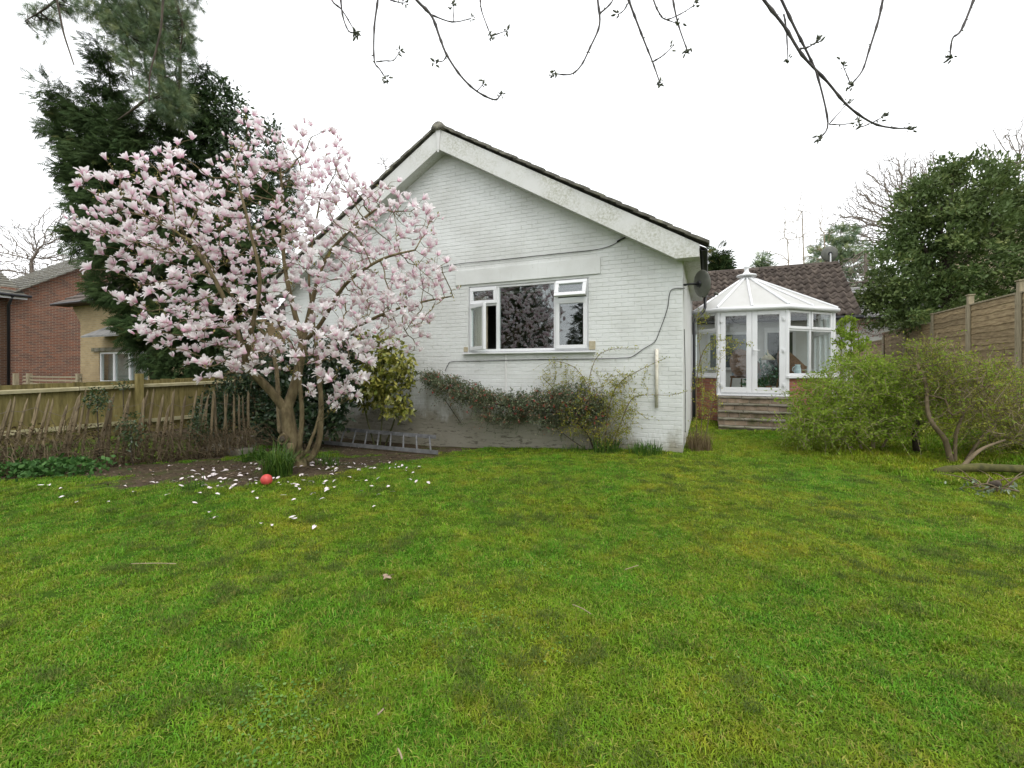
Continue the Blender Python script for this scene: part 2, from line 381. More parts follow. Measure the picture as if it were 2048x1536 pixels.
M['stem_green'] = mat('green_stem', [(.3, (.06, .075, .025)), (.7, (.13, .13, .05))], 7, .7, .1)
M['cherry'] = mat('cherry_twig', [(.3, (.045, .04, .042)), (.7, (.10, .09, .085))], 14, .8, .3)
M['bud'] = mat('cherry_bud', [(.3, (.06, .07, .05)), (.7, (.14, .15, .09))], 20, .7, .1)
M['concrete'] = mat('mossy_concrete', [(.3, (.07, .075, .03)), (.5, (.17, .155, .12)), (.75, (.26, .24, .20))], 5, .9, .3)
M['stepbrick'] = mat('worn_step_brick', [(.3, (.10, .10, .05)), (.5, (.24, .18, .13)), (.8, (.36, .29, .22))], 6, .9, .3, rnd=.22)
M['redbrick'] = mat('orange_red_brick', [(.3, (.26, .105, .07)), (.7, (.40, .175, .12))], 7, .85, .3, rnd=.22)
M['greymortar'] = mat('grey_mortar', (.34, .31, .27), 12, .95, .2)
M['wicker'] = mat('brown_wicker', [(.35, (.07, .035, .018)), (.65, (.24, .13, .07))], 40, .6, .4, stretch=(1, 1, 2))
M['ball'] = mat('red_rubber', [(.3, (.46, .055, .05)), (.7, (.58, .085, .07))], 16, .45, .05)
M['petal_fallen'] = mat('fallen_petal', [(.3, (.55, .46, .46)), (.7, (.74, .69, .69))], 30, .6, .0, kind='O')
def polymat():
    m, t, b, o = new_mat('white_roof_sheet'); c = ramp(t, noise(t, coords(t, 'W'), 1.7, 4), [(.3, (.66, .66, .62)), (.7, (.76, .76, .74))])
    t.links.new(c, b.inputs['Base Color']); b.inputs['Roughness'].default_value = .4
    tr = t.nodes.new('ShaderNodeBsdfTranslucent'); tr.inputs[0].default_value = (.85, .85, .82, 1); mx = t.nodes.new('ShaderNodeMixShader'); mx.inputs[0].default_value = .42
    t.links.new(b.outputs[0], mx.inputs[1]); t.links.new(tr.outputs[0], mx.inputs[2]); t.links.new(mx.outputs[0], o.inputs[0]); return m
M['poly'] = polymat()
M['slate'] = mat('grey_slate', [(.3, (.13, .13, .125)), (.7, (.26, .255, .245))], 4, .8, .3, rnd=.1)

# ================================================================== GROUND
def axis(lo, hi, fine_lo, fine_hi, st):
    c = list(np.arange(fine_lo, fine_hi+1e-6, st)); s = st; x = fine_hi
    while x < hi: s *= 1.35; x += s; c.append(min(x, hi))
    s = st; x = fine_lo
    while x > lo: s *= 1.35; x -= s; c.insert(0, max(x, lo))
    return np.array(c)
gx, gy = axis(-400, 400, -9, 10, .14), axis(-60, 600, 1.0, 13, .14)
XX, YY = np.meshgrid(gx, gy); ZZ = gz(XX, YY); nx, ny = len(gx), len(gy)
ii = np.arange(nx*ny).reshape(ny, nx)
gm = np_mesh('ground', np.stack([XX.ravel(), YY.ravel(), ZZ.ravel()], 1),
             np.stack([ii[:-1, :-1], ii[:-1, 1:], ii[1:, 1:], ii[1:, :-1]], -1).reshape(-1, 4), {'soil': soil(XX, YY).ravel()}, True)
def lawn_colour(t, bright=1.0):
    co = coords(t, 'W'); k = lambda c: tuple(v*bright for v in c)
    f = noise(t, co, .6, 3, .6); f2 = noise(t, co, 3.4, 5, .7); f3 = noise(t, co, 8.5, 5, .65)
    g = t.nodes.new('ShaderNodeNewGeometry'); sp = t.nodes.new('ShaderNodeSeparateXYZ'); t.links.new(g.outputs['Position'], sp.inputs[0])
    f = math_(t, 'ADD', f, mrange(t, sp.outputs['X'], -5, 6, -.05, .10))       # drier, yellower turf away from the tree
    c = ramp(t, f2, [(.32, k((.046, .135, .010))), (.49, k((.088, .185, .012))), (.61, k((.165, .195, .015))), (.75, k((.30, .235, .03)))])
    c = mixc(t, mrange(t, f, .43, .66, 0, .8), mixc(t, .55, c, k((.066, .165, .010))), mixc(t, .45, c, k((.225, .205, .012))))
    c = mixc(t, mrange(t, f3, .58, .74, 0, .7), c, k((.040, .072, .012)))
    return c
def groundmat():
    m, t, b, o = new_mat('lawn_and_soil'); c = lawn_colour(t, .5)
    co = coords(t, 'W'); s = ramp(t, noise(t, co, 9, 6, .7), [(.3, (.040, .029, .019)), (.55, (.085, .064, .042)), (.8, (.14, .11, .075))])
    s = mixc(t, mrange(t, noise(t, co, 2.5, 4), .5, .66, 0, .7), s, (.055, .075, .018))
    a = t.nodes.new('ShaderNodeAttribute'); a.attribute_name = 'soil'
    c = mixc(t, a.outputs['Fac'], c, s); t.links.new(c, b.inputs['Base Color']); b.inputs['Roughness'].default_value = .95; b.inputs['Specular IOR Level'].default_value = .1
    bumpn(t, b, noise(t, co, 35, 5, .7), .8, .02); return m
ground = tag(link('ground', gm, groundmat()), kind='structure')

# ================================================================== BUNGALOW (white gable)
RZ = -PHI
house = thing('bungalow', 'white painted brick bungalow gable with open window facing the lawn', 'house', rz=RZ)
AR, AP = -.377, -5.108; AL = 2*AP-AR
BB = 7.74
a1, z1 = Wp(877, 298, BB); a2, z2 = Wp(1352, 517, BB)
TAN = (z1-z2)/(a2-a1); ZB = z1; AP = a1+.0
AL = 2*AP-AR
zlow = lambda a: ZB-TAN*abs(a-AP)            # underside of the barge board
VT = .40                                       # its vertical depth
wa0, wz0 = Wp(936, 704); wa1, wz1 = Wp(1177, 699)
wz0 = Wp(1050, 702)[1]; wz1 = Wp(1050, 565)[1]; wa0 = Wp(937, 640)[0]; wa1 = Wp(1177, 630)[0]
ZF = -.40
# backing wall round the window opening
mb = MB(); B0, B1 = 8.0065, 8.16
zw = lambda a: zlow(a)+.12
mb.prism([(AL, ZF), (wa0, ZF), (wa0, zw(wa0)), (AP, zw(AP)), (AL, zw(AL))], B0, B1)
mb.prism([(wa1, ZF), (AR, ZF), (AR, zw(AR)), (wa1, zw(wa1))], B0, B1)
mb.prism([(wa0, ZF), (wa1, ZF), (wa1, wz0-.03), (wa0, wz0-.03)], B0, B1)
mb.prism([(wa0, wz1), (wa1, wz1), (wa1, zw(wa1)), (wa0, zw(wa0))], B0, B1)
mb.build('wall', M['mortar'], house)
mb = MB()
mb.box(AR-.16, AR, B1, 13.0, ZF, zw(AR)); mb.box(AL, AL+.16, B1, 13.0, ZF, zw(AR))
mb.prism([(AL, ZF), (AR, ZF), (AR, zw(AR)), (AP, zw(AP)), (AL, zw(AL))], 13.0, 13.15)
mb.build('side_wall', M['render'], house)
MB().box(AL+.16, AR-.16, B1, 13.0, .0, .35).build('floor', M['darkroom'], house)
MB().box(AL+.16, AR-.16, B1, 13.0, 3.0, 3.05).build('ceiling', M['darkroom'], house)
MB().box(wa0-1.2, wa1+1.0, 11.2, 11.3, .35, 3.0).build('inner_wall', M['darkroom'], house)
# painted bricks, stretcher bond
bl, bh, gj = .219, .0695, .0058
bricks = []
row = 0; z = ZF+.01
lin = [Wp(912, 540)[0], Wp(1201, 530)[0], Wp(1050, 560)[1]-.0, Wp(1050, 529)[1]]
while z < ZB+.1:
    a = AR-(0 if row % 2 else bl/2+gj/2)
    first = True
    while a > AL:
        w = bl
        if row % 2 == 0 and first: a = AR; w = bl/2-gj/2
        first = False
        a0, a1_ = max(a-w, AL), a
        if min(z+bh, zw(a0), zw(a1_)) > z+bh-.02:
            ok = True; x0, x1 = a0, a1_
            if z+bh > wz0-.02 and z < wz1+.0:
                if x1 > wa0 and x0 < wa1:
                    if x0 < wa0-.03: x1 = wa0
                    elif x1 > wa1+.03: x0 = wa1
                    else: ok = False
            if z > lin[2]-.03 and z+bh < lin[3]+.03 and x1 > lin[0] and x0 < lin[1]:
                if x0 < lin[0]-.03: x1 = lin[0]
                elif x1 > lin[1]+.03: x0 = lin[1]
                else: ok = False
            if ok and x1-x0 > .02: bricks.append((x0, x1, z))
        a -= w+.0022
    z += bh+gj*.9; row += 1
bricks.sort(key=lambda q: -((q[0]+q[1])/2 - (0 if q[2] > .45 else 6) + (0.0 if q[2] < 3.2 else -4)))
meshes = {}
def brickmesh(w):
    k = round(w, 2)
    if k not in meshes:
        e = .004; y0, y1 = 0.0, .05
        vs = [(-w/2, y0+e, -bh/2), (w/2, y0+e, -bh/2), (w/2, y0+e, bh/2), (-w/2, y0+e, bh/2),
              (-w/2+e, y0, -bh/2+e), (w/2-e, y0, -bh/2+e), (w/2-e, y0, bh/2-e), (-w/2+e, y0, bh/2-e),
              (-w/2, y1, -bh/2), (w/2, y1, -bh/2), (w/2, y1, bh/2), (-w/2, y1, bh/2)]
        fs = [(4, 5, 6, 7), (0, 1, 5, 4), (1, 2, 6, 5), (2, 3, 7, 6), (3, 0, 4, 7), (0, 8, 9, 1), (1, 9, 10, 2), (2, 10, 11, 3), (3, 11, 8, 0)]
        meshes[k] = (MB().add(vs, fs).mesh('brick'), vs, fs)
    return meshes[k]
rest = MB(); brng = random.Random(3)
for i, (x0, x1, zz) in enumerate(bricks):
    me, vs, fs = brickmesh(x1-x0); cx, cz = (x0+x1)/2, zz+bh/2; dy = 8.0+brng.uniform(-.0015, .0025); sx = (x1-x0)/round(x1-x0, 2)
    if i < 300:
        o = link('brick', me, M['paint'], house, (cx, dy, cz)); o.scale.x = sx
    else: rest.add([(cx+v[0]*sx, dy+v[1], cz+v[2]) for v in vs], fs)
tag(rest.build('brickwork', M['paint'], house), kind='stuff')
# lintel band, sill, stone blocks at the sill ends
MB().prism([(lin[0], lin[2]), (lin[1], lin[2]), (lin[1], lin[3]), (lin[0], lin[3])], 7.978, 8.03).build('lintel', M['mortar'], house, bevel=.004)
s0, s1 = Wp(925, 706, 7.95)[0], Wp(1190, 703, 7.95)[0]
MB().add([(s0, 7.93, wz0-.045), (s1, 7.93, wz0-.045), (s1, 8.1, wz0-.025), (s0, 8.1, wz0-.025), (s0, 7.93, wz0-.02), (s1, 7.93, wz0-.02), (s1, 8.1, wz0+.004), (s0, 8.1, wz0+.004)],
         [(0, 3, 2, 1), (4, 5, 6, 7), (0, 1, 5, 4), (1, 2, 6, 5), (2, 3, 7, 6), (3, 0, 4, 7)]).build('window_sill', M['upvc'], house)
MB().box(wa1+.012, wa1+.125, 7.975, 8.05, wz0+.004, wz0+.155).build('sill_stone', M['stone'], house, bevel=.008)
MB().box(wa0-.10, wa0-.012, 7.975, 8.05, wz0+.004, wz0+.10).build('sill_stone', M['stone'], house, bevel=.008)
# window: outer frame with mullions, then lights
def frame_rect(mb, x0, x1, z0, z1, w, y0, y1):
    mb.box(x0, x1, y0, y1, z0, z0+w); mb.box(x0, x1, y0, y1, z1-w, z1)
    mb.box(x0, x0+w, y0, y1, z0+w, z1-w); mb.box(x1-w, x1, y0, y1, z0+w, z1-w)
m1 = Wp(994, 640)[0]; m2 = Wp(1110, 640)[0]
fw = .05; y0, y1 = 8.03, 8.10
mb = MB(); frame_rect(mb, wa0, wa1, wz0, wz1, fw, y0, y1)
mb.box(m1-.033, m1+.033, y0, y1, wz0+fw, wz1-fw); mb.box(m2-.033, m2+.033, y0, y1, wz0+fw, wz1-fw)
tz = wz0+(wz1-wz0)*.72
mb.box(wa0+fw, m1-.033, y0, y1, tz-.03, tz+.03); mb.box(m2+.033, wa1-fw, y0, y1, tz-.03, tz+.03)
win = mb.build('window', M['upvc'], house, bevel=.004)
def pane(x0, x1, z0, z1, y, par, m='glass', name='pane'):
    return MB().box(x0, x1, y, y+.006, z0, z1).build(name, M[m], par)
pane(m1+.030, m2-.030, wz0+fw-.003, wz1-fw+.003, 8.06, win)
def sash(x0, x1, z0, z1, hinge, ang, fwid=.068):
    """a casement frame with its pane, swinging on one edge"""
    w, h = x1-x0, z1-z0
    if hinge == 'left': org = (x0, 8.028, z0); rot = (0, 0, -ang); ox, oz = 0, 0
    elif hinge == 'top': org = (x0, 8.028, z1); rot = (-ang, 0, 0); ox, oz = 0, -h
    mb = MB(); frame_rect(mb, ox, ox+w, oz, oz+h, fwid, -.032, .028)
    c = mb.build('casement', M['upvc'], win, loc=org, rot=rot, bevel=.006)
    p = MB().box(ox+fwid-.004, ox+w-fwid+.004, -.004, .002, oz+fwid-.004, oz+h-fwid+.004).build('pane', M['glass'], win, loc=org, rot=rot)
    return c
L0, L1, R0, R1 = wa0+fw-.02, m1-.012, m2+.012, wa1-fw+.02
sash(L0, L1, tz+.012, wz1-fw+.02, 'left', 0.0)
sash(L0, L1, wz0+fw-.02, tz-.012, 'left', math.radians(34))
sash(R0, R1, wz0+fw-.02, tz-.012, 'left', 0.0)
sash(R0, R1, tz+.012, wz1-fw+.02, 'top', math.radians(24))
# curtain hanging just inside the left light
mb = MB(); n = 16; x0, x1 = wa0+.02, wa0+.34
vs = [(x0+(x1-x0)*i/n, 8.20+.02*math.sin(i*2.3), zq) for zq in (wz0, wz1) for i in range(n+1)]
mb.add(vs, [(i, i+1, n+2+i, n+1+i) for i in range(n)]).build('curtain', mat('beige_curtain', (.42, .37, .28), 8, .9, 0), house, True)
# vent grille bricks and cover strip below the window
va, vz = Wp(1163, 835); mb = MB()
for r in range(3):
    for c in range(8): mb.box(va-.10+c*.026, va-.10+c*.026+.016, 7.985, 8.0, vz-.03+r*.024, vz-.03+r*.024+.013)
mb.build('air_brick', M['black'], house)
pa, pz = Wp(1012, 712); MB().box(pa-.018, pa+.018, 7.985, 8.0, Wp(1012, 790)[1], wz0-.045).build('conduit', M['render'], house)
pa, pz = Wp(1314, 698); MB().tube([(pa, 7.965, pz), (pa, 7.965, (pz+Wp(1314, 815)[1])/2), (pa-.004, 7.96, Wp(1314, 815)[1])], .027, 10).build('old_pipe', M['cream_pipe'], house, True)
# barge boards, soffit, apex cover
ae = Wp(1399, 500, BB)[0]; ZE = z2                     # outer eave end, level bottom of the boxed end
for sgn in (1, -1):
    f = lambda a: AP+sgn*(a-AP)
    kink = AP+(ZB-ZE)/TAN
    poly = [(AP, ZB), (kink, ZE), (ae, ZE), (ae, zlow(ae)+VT), (AP, ZB+VT)]
    poly = [(f(a), z) for a, z in poly]
    if sgn < 0: poly = poly[::-1]
    MB().prism(poly, BB, BB+.03).build('barge_board', M['barge'], house)
    sof = [(AP, ZB+.01), (kink, ZE+.008), (ae-.01, ZE+.008), (ae-.01, ZE+.03), (kink+.02, ZE+.03), (AP, ZB+.035)]
    sof = [(f(a), z) for a, z in sof]
    if sgn < 0: sof = sof[::-1]
    MB().prism(sof, BB+.03, 8.05).build('soffit', M['barge'], house)
    # long eaves: boxed fascia and soffit along the side
    fa = MB(); x0, x1 = sorted((f(ae-.03), f(ae))); fa.box(x0, x1, BB+.03, 12.75, ZE, zlow(ae)+VT-.03); fa.build('fascia', M['barge'], house)
    x0, x1 = sorted((f(AR), f(ae-.03))); MB().box(x0, x1, 8.05, 12.75, ZE+.005, ZE+.03).build('soffit', M['barge'], house)
    # gutter, half round
    mb = MB(); n = 8; cx = f(ae+.06); cz = zlow(ae)+VT-.06
    pr = [(cx+.06*math.cos(math.pi+math.pi*k/n), cz+.06*math.sin(math.pi+math.pi*k/n)) for k in range(n+1)]
    pr2 = [(cx+.054*math.cos(2*math.pi-math.pi*k/n), cz+.054*math.sin(2*math.pi-math.pi*k/n)) for k in range(n+1)]
    mb.prism(pr+pr2, BB-.02, 12.8); mb.build('gutter', M['black'], house, True)
mb = MB(); mb.prism([(AP-.012, ZB-.07), (AP+.012, ZB-.07), (AP+.055, ZB+VT-.03), (AP-.055, ZB+VT-.03)], BB-.02, BB-.002); mb.build('apex_cover', M['render'], house)
# roof: tile verge piece by piece, courses behind
th = math.atan(TAN); SL = (ae+.06-AP)/math.cos(th); nt_ = 18; gl = SL/nt_
trng = random.Random(11)
tv = MB(); tl = gl+.07
tv.add([(0, 0, 0), (tl, 0, 0), (tl, .33, 0), (0, .33, 0), (0, 0, .034), (tl, 0, .040), (tl, .33, .040), (0, .33, .034), (tl*.5, 0, .046), (tl*.5, .33, .046)],
       [(0, 3, 2, 1), (4, 8, 9, 7), (8, 5, 6, 9), (0, 1, 5, 8, 4), (1, 2, 6, 5), (2, 3, 7, 9, 6), (3, 0, 4, 7)])
tme = tv.mesh('roof_tile')
ncol = 0
for sgn in (1, -1):
    for k in range(nt_):
        d = k*gl; aa = AP+sgn*math.cos(th)*d; zz = ZB+VT+.03-math.sin(th)*d
        dip = th-.05+trng.uniform(-.012, .012)
        o = link('roof_tile', tme, M['tile'], house, (aa, BB-.04+trng.uniform(-.012, .012), zz+.018))
        o.rotation_euler = (0, dip, 0) if sgn > 0 else (0, dip, math.pi)
        if sgn < 0: o.location.y += .33
    mb = MB(); 
    for k in range(nt_):
        d = k*gl; e = d+gl+.05; y0, y1 = BB+.31, 13.3
        pts = []
        for (dd, up) in ((d, .0), (e, .022), (e, .044), (d, .02)):
            pts.append((AP+sgn*math.cos(th)*dd, ZB+VT+.02+up-math.sin(th)*dd))
        if sgn < 0: pts = pts[::-1]
        pts = pts if sgn < 0 else pts
        mb.prism(pts[::-1], y0, y1)
    tag(mb.build('tile_courses', M['tile'], house), kind='stuff')
for k in range(13):
    mb = MB(); y0 = BB-.05+k*.45; pr = [(AP+.15*math.cos(math.pi*q/8), ZB+VT-.02+.15*math.sin(math.pi*q/8)) for q in range(9)]
    mb.prism(pr+[(AP-.13, ZB+VT-.03), (AP+.13, ZB+VT-.03)], y0, y0+.44); mb.build('ridge_tile', M['tile'], house, True)
# downpipe with swan neck at the back of the eaves
gxp = ae+.06; wxp = AR+.07; zg = zlow(ae)+VT-.12
MB().tube([(gxp, 12.5, zg), (gxp, 12.5, zg-.28), (gxp-.04, 12.45, zg-.38), (wxp+.03, 12.1, zg-.62), (wxp, 12.06, zg-.74), (wxp, 12.06, 1.2), (wxp, 12.06, .2)], .036, 10).build('downpipe', M['black'], house, True)
# cables clipped to the wall
def wcable(px, r=.006, b=7.985, name='cable'):
    pts = [(Wp(x, y, b)[0], b, Wp(x, y, b)[1]) for x, y in px]
    MB().tube(smooth_line(pts, 4), r, 5).build(name, M['black'], house, True)
def smooth_line(pts, sub=4):
    pts = [np.array(p, float) for p in pts]; out = []
    for i in range(len(pts)-1):
        p0 = pts[max(i-1, 0)]; p1 = pts[i]; p2 = pts[i+1]; p3 = pts[min(i+2, len(pts)-1)]
        for k in range(sub):
            t = k/sub; out.append(.5*((2*p1)+(-p0+p2)*t+(2*p0-5*p1+4*p2-p3)*t*t+(-p0+3*p1-3*p2+p3)*t**3))
    out.append(pts[-1]); return out
wcable([(1248, 476), (1220, 492), (1180, 501), (1100, 509), (1000, 520), (930, 526), (885, 534), (862, 542)])
wcable([(1370, 577), (1350, 577), (1340, 585), (1334, 620), (1318, 665), (1309, 684), (1288, 697), (1265, 713), (1245, 716), (1180, 718), (1080, 719), (960, 722), (905, 723), (896, 730), (890, 742)])
MB().tube([(Wp(1252, 474, 7.98)[0], 7.98, Wp(1252, 474, 7.98)[1]), (Wp(1234, 483, 7.98)[0], 7.98, Wp(1234, 483, 7.98)[1])], .014, 8).build('cable_joint', M['black'], house, True)
MB().tube([(AR+.012, 8.3, 2.2), (AR+.02, 8.5, 1.4), (AR+.015, 8.6, .4)], .006, 5).build('cable', M['black'], house)
# left wing roof seen past the verge
lw = MB(); e0, e1 = AL-3.2, AL+1.0
zr = CAMH+(HZ-437)/F*12.6
lw.prism([(e0, 3.0), (e1, 3.0), (e1, 3.02), (e0, 3.02)], 10.2, 14.6)
for k in range(9):
    t0, t1 = k/9, (k+1.15)/9
    lw.hexa([(e0, 10.0+2.4*t0, 3.0+(zr-3.0)*t0), (e1, 10.0+2.4*t0, 3.0+(zr-3.0)*t0), (e1, 10.0+2.4*t1, 3.0+(zr-3.0)*t1-.02), (e0, 10.0+2.4*t1, 3.0+(zr-3.0)*t1-.02),
             (e0, 10.0+2.4*t0, 3.03+(zr-3.0)*t0), (e1, 10.0+2.4*t0, 3.03+(zr-3.0)*t0), (e1, 10.0+2.4*t1, 3.01+(zr-3.0)*t1-.02), (e0, 10.0+2.4*t1, 3.01+(zr-3.0)*t1-.02)])
lw.build('porch_roof', M['pantile'], house)
MB().box(AL-.9, AL-.01, 10.6, 13.0, ZF, 3.0).build('porch_wall', M['render'], house)

# satellite dish on the corner
def dish(name, label, loc, rad, nrm_dir, m, arm_to=None, pole=None, mp=None):
    t = thing(name, label, 'satellite dish', loc)
    q = Vector(nrm_dir).to_track_quat('Z', 'Y')
    mb = MB(); prof = []
    for k in range(7): r = rad*k/6; prof.append((max(r, .002), .22*rad*(k/6)**2))
    back = [(r, z-.008) for r, z in prof[::-1]]
    mb.lathe(prof+[(rad+.004, .22*rad)]+back, 26); o = mb.build('reflector', m, t, True); o.rotation_euler = q.to_euler()
    x = q @ Vector((0, -rad*.95, .12*rad)); y = q @ Vector((0, -rad*1.05, rad*1.1)); z_ = q @ Vector((0, -rad*.75, rad*1.2))
    MB().tube([tuple(x), tuple(y), tuple(z_)], .010, 6).build('arm', M['black'], t)
    MB().tube([tuple(z_), tuple(z_+(z_-Vector((0, 0, 0))).normalized()*.06)], .022, 8).build('receiver', M['dishgrey'], t)
    bk = q @ Vector((0, 0, -.03)); 
    MB().tube([tuple(q @ Vector((0, 0, -.005))), tuple(bk)], [rad*.28, rad*.22], 8).build('bracket', M['black'], t)
    if arm_to is not None:
        e = Vector(arm_to)-Vector(loc); MB().tube([tuple(bk), tuple((bk+e)*.5+Vector((0, 0, .01))), tuple(e)], .018, 8).build('wall_arm', M['black'], t, True)
    if pole is not None: MB().tube([tuple(bk), (bk.x, bk.y, -pole)], .02, 8).build('pole', mp or M['upvc'], t)
    return t
c = P(1399, 568, 7.62); k = xy(AR+.01, 8.12)
dish('satellite_dish', 'grey satellite dish on the corner of the white gable below the gutter', tuple(c), .228, (.975, .20, .12), M['dishgrey'], arm_to=(k[0], k[1], c[2]-.02))

# ================================================================== REAR WING WITH BROWN PANTILES
wing = thing('rear_wing', 'low rear building with brown wavy pantile roof behind the conservatory', 'house', rz=RZ)
WA0, WA1, WE, WR, ZWE, ZWR = -.62, 3.84, 15.05, 17.44, 2.99, 4.90
MB().box(WA0+.3, WA1-.12, 15.4, 15.55, -.2, ZWE+.05).build('wall', M['render'], wing)
MB().prism([(0, -.2), (4.1, -.2), (4.1, ZWE+.1), (2.04, ZWR-.1), (0, ZWE+.1)], 0, .15).build('gable_wall', M['render'], wing, loc=(WA1-.27, 15.4, 0), rot=(0, 0, math.pi/2))
pit = math.atan2(ZWR-ZWE, WR-WE); slen = math.hypot(ZWR-ZWE, WR-WE)
ncols, nrows = 23, 10; cw = (WA1-WA0)/ncols; rl = slen/nrows
tm = MB(); n = 6
prof = [(-.02+cw*1.04*i/n, .040*math.cos(2*math.pi*i/n)) for i in range(n+1)]
vs = [(x, 0, z+.045) for x, z in prof]+[(x, rl+.05, z-.002) for x, z in prof]+[(x, 0, z+.005) for x, z in prof]
fs = [(i, i+1, n+2+i, n+1+i) for i in range(n)]+[(2*n+2+i, 2*n+3+i, i+1, i) for i in range(n)]
tme2 = tm.add(vs, fs).mesh('roof_tile', True)
wr = random.Random(5)
for r in range(nrows):
    for c in range(ncols):
        d = r*rl; o = link('roof_tile', tme2, M['pantile'], wing, (WA0+c*cw, WE+math.cos(pit)*d, ZWE+.02+math.sin(pit)*d+wr.uniform(-.004, .006)))
        o.rotation_euler = (pit+wr.uniform(-.012, .012), 0, wr.uniform(-.012, .012))
MB().hexa([(WA0, WE+.02, ZWE-.05), (WA1, WE+.02, ZWE-.05), (WA1, WR, ZWR-.06), (WA0, WR, ZWR-.06), (WA0, WE+.02, ZWE-.02), (WA1, WE+.02, ZWE-.02), (WA1, WR, ZWR-.02), (WA0, WR, ZWR-.02)]).build('roof_deck', M['tile'], wing)
MB().hexa([(WA0, WR, ZWR-.06), (WA1, WR, ZWR-.06), (WA1, 2*WR-WE, ZWE-.05), (WA0, 2*WR-WE, ZWE-.05), (WA0, WR, ZWR+.0), (WA1, WR, ZWR+.0), (WA1, 2*WR-WE, ZWE), (WA0, 2*WR-WE, ZWE)]).build('back_slope', M['pantile'], wing)
k = 0; x = WA0
while x < WA1:
    mb = MB(); mb.prism([(WR-.11, ZWR-.03), (WR+.11, ZWR-.03), (WR+.07, ZWR+.06), (WR, ZWR+.085), (WR-.07, ZWR+.06)], 0, .43)
    mb.v = [(x+v[1], v[0], v[2]) for v in mb.v]; mb.build('ridge_tile', M['pantile'], wing); x += .446
MB().tube([(WA0, WE-.03, ZWE-.05), (WA1+.02, WE-.03, ZWE-.05)], .055, 10).build('gutter', M['black'], wing, True)
p = xy(WA1-.22, WR); dish('satellite_dish', 'dark satellite dish on a white pole above the pantile ridge', (p[0], p[1], ZWR+.34), .24, (.25, .95, .16), M['dishgrey'], pole=.42)
p = P(1695, 579, 14.0); dish('satellite_dish', 'pale grey satellite dish at the right verge of the pantile roof', tuple(p), .24, (-.55, .8, .15), mat('pale_grey_metal', (.30, .33, .35), 6, .5, 0), arm_to=(p[0]-.3, p[1]+.45, p[2]-.25))

# ================================================================== CONSERVATORY
cons = thing('conservatory', 'white conservatory with pointed pale roof and closed french doors', 'conservatory', rz=RZ)
ZD, ZT, ZS, ZTR = .91, 2.99, 1.36, 2.46
cA, cB, cL, cC, cD = (.256, 12.31), (1.70, 12.31), (-.36, 12.926), (2.85, 13.46), (2.85, 15.36)
def facet(p0, p1):
    L = math.hypot(p1[0]-p0[0], p1[1]-p0[1]); return L, math.atan2(p1[1]-p0[1], p1[0]-p0[0])
def dwarf(p0, p1):
    L, an = facet(p0, p1); g0 = .0
    MB().box(.0, L, .006, .16, g0, ZS-.06).build('base_wall', M['greymortar'], cons, loc=(p0[0], p0[1], 0), rot=(0, 0, an))
    z = .02; row = 0
    while z < ZS-.10:
        x = 0 if row % 2 else -.11
        while x < L-.03:
            x0, x1 = max(x, 0), min(x+.215, L)
            if x1-x0 > .04:
                o = MB().box(0, x1-x0, 0, .09, 0, .065).build('brick', M['redbrick'], cons)
                dx, dy = math.cos(an), math.sin(an); o.location = (p0[0]+dx*x0, p0[1]+dy*x0, z); o.rotation_euler = (0, 0, an)
            x += .225
        z += .075; row += 1
    MB().box(-.03, L+.03, -.075, .12, ZS-.055, ZS).build('window_sill', M['upvc'], cons, loc=(p0[0], p0[1], 0), rot=(0, 0, an), bevel=.006)
def glazed(p0, p1, ncol, top=True):
    L, an = facet(p0, p1); mb = MB(); w = .06
    frame_rect(mb, 0, L, ZS+.002, ZT-.02, w, 0, .06)
    for k in range(1, ncol): mb.box(L*k/ncol-.028, L*k/ncol+.028, 0, .06, ZS+w, ZT-.02-w)
    mb.box(w, L-w, .002, .058, ZTR-.028, ZTR+.028)
    o = mb.build('window', M['upvc'], cons, loc=(p0[0], p0[1], 0), rot=(0, 0, an), bevel=.004)
    for k in range(ncol):
        x0 = w if k == 0 else L*k/ncol+.028; x1 = L-w if k == ncol-1 else L*(k+1)/ncol-.028
        s = MB(); frame_rect(s, x0-.012, x1+.012, ZTR+.016, ZT-.02-w+.012, .062, -.02, .03); s.build('top_light', M['upvc'], o, bevel=.005)
        MB().box(x0+.045, x1-.045, .005, .011, ZTR+.07, ZT-.13).build('pane', M['glass_clear'], o)
        MB().box(x0-.003, x1+.003, .03, .036, ZS+w-.003, ZTR-.026).build('pane', M['glass_clear'], o)
    return o
dwarf(cB, cC); dwarf(cL, cA); glazed(cB, cC, 2); glazed((cL[0], cL[1]), cA, 1); dwarf(cC, cD); glazed(cC, cD, 3)
for (px_, py_) in (cA, cB, cC):
    MB().tube([(px_, py_+.03, ZD), (px_, py_+.03, ZT)], .062, 8).build('corner_post', M['upvc'], cons)
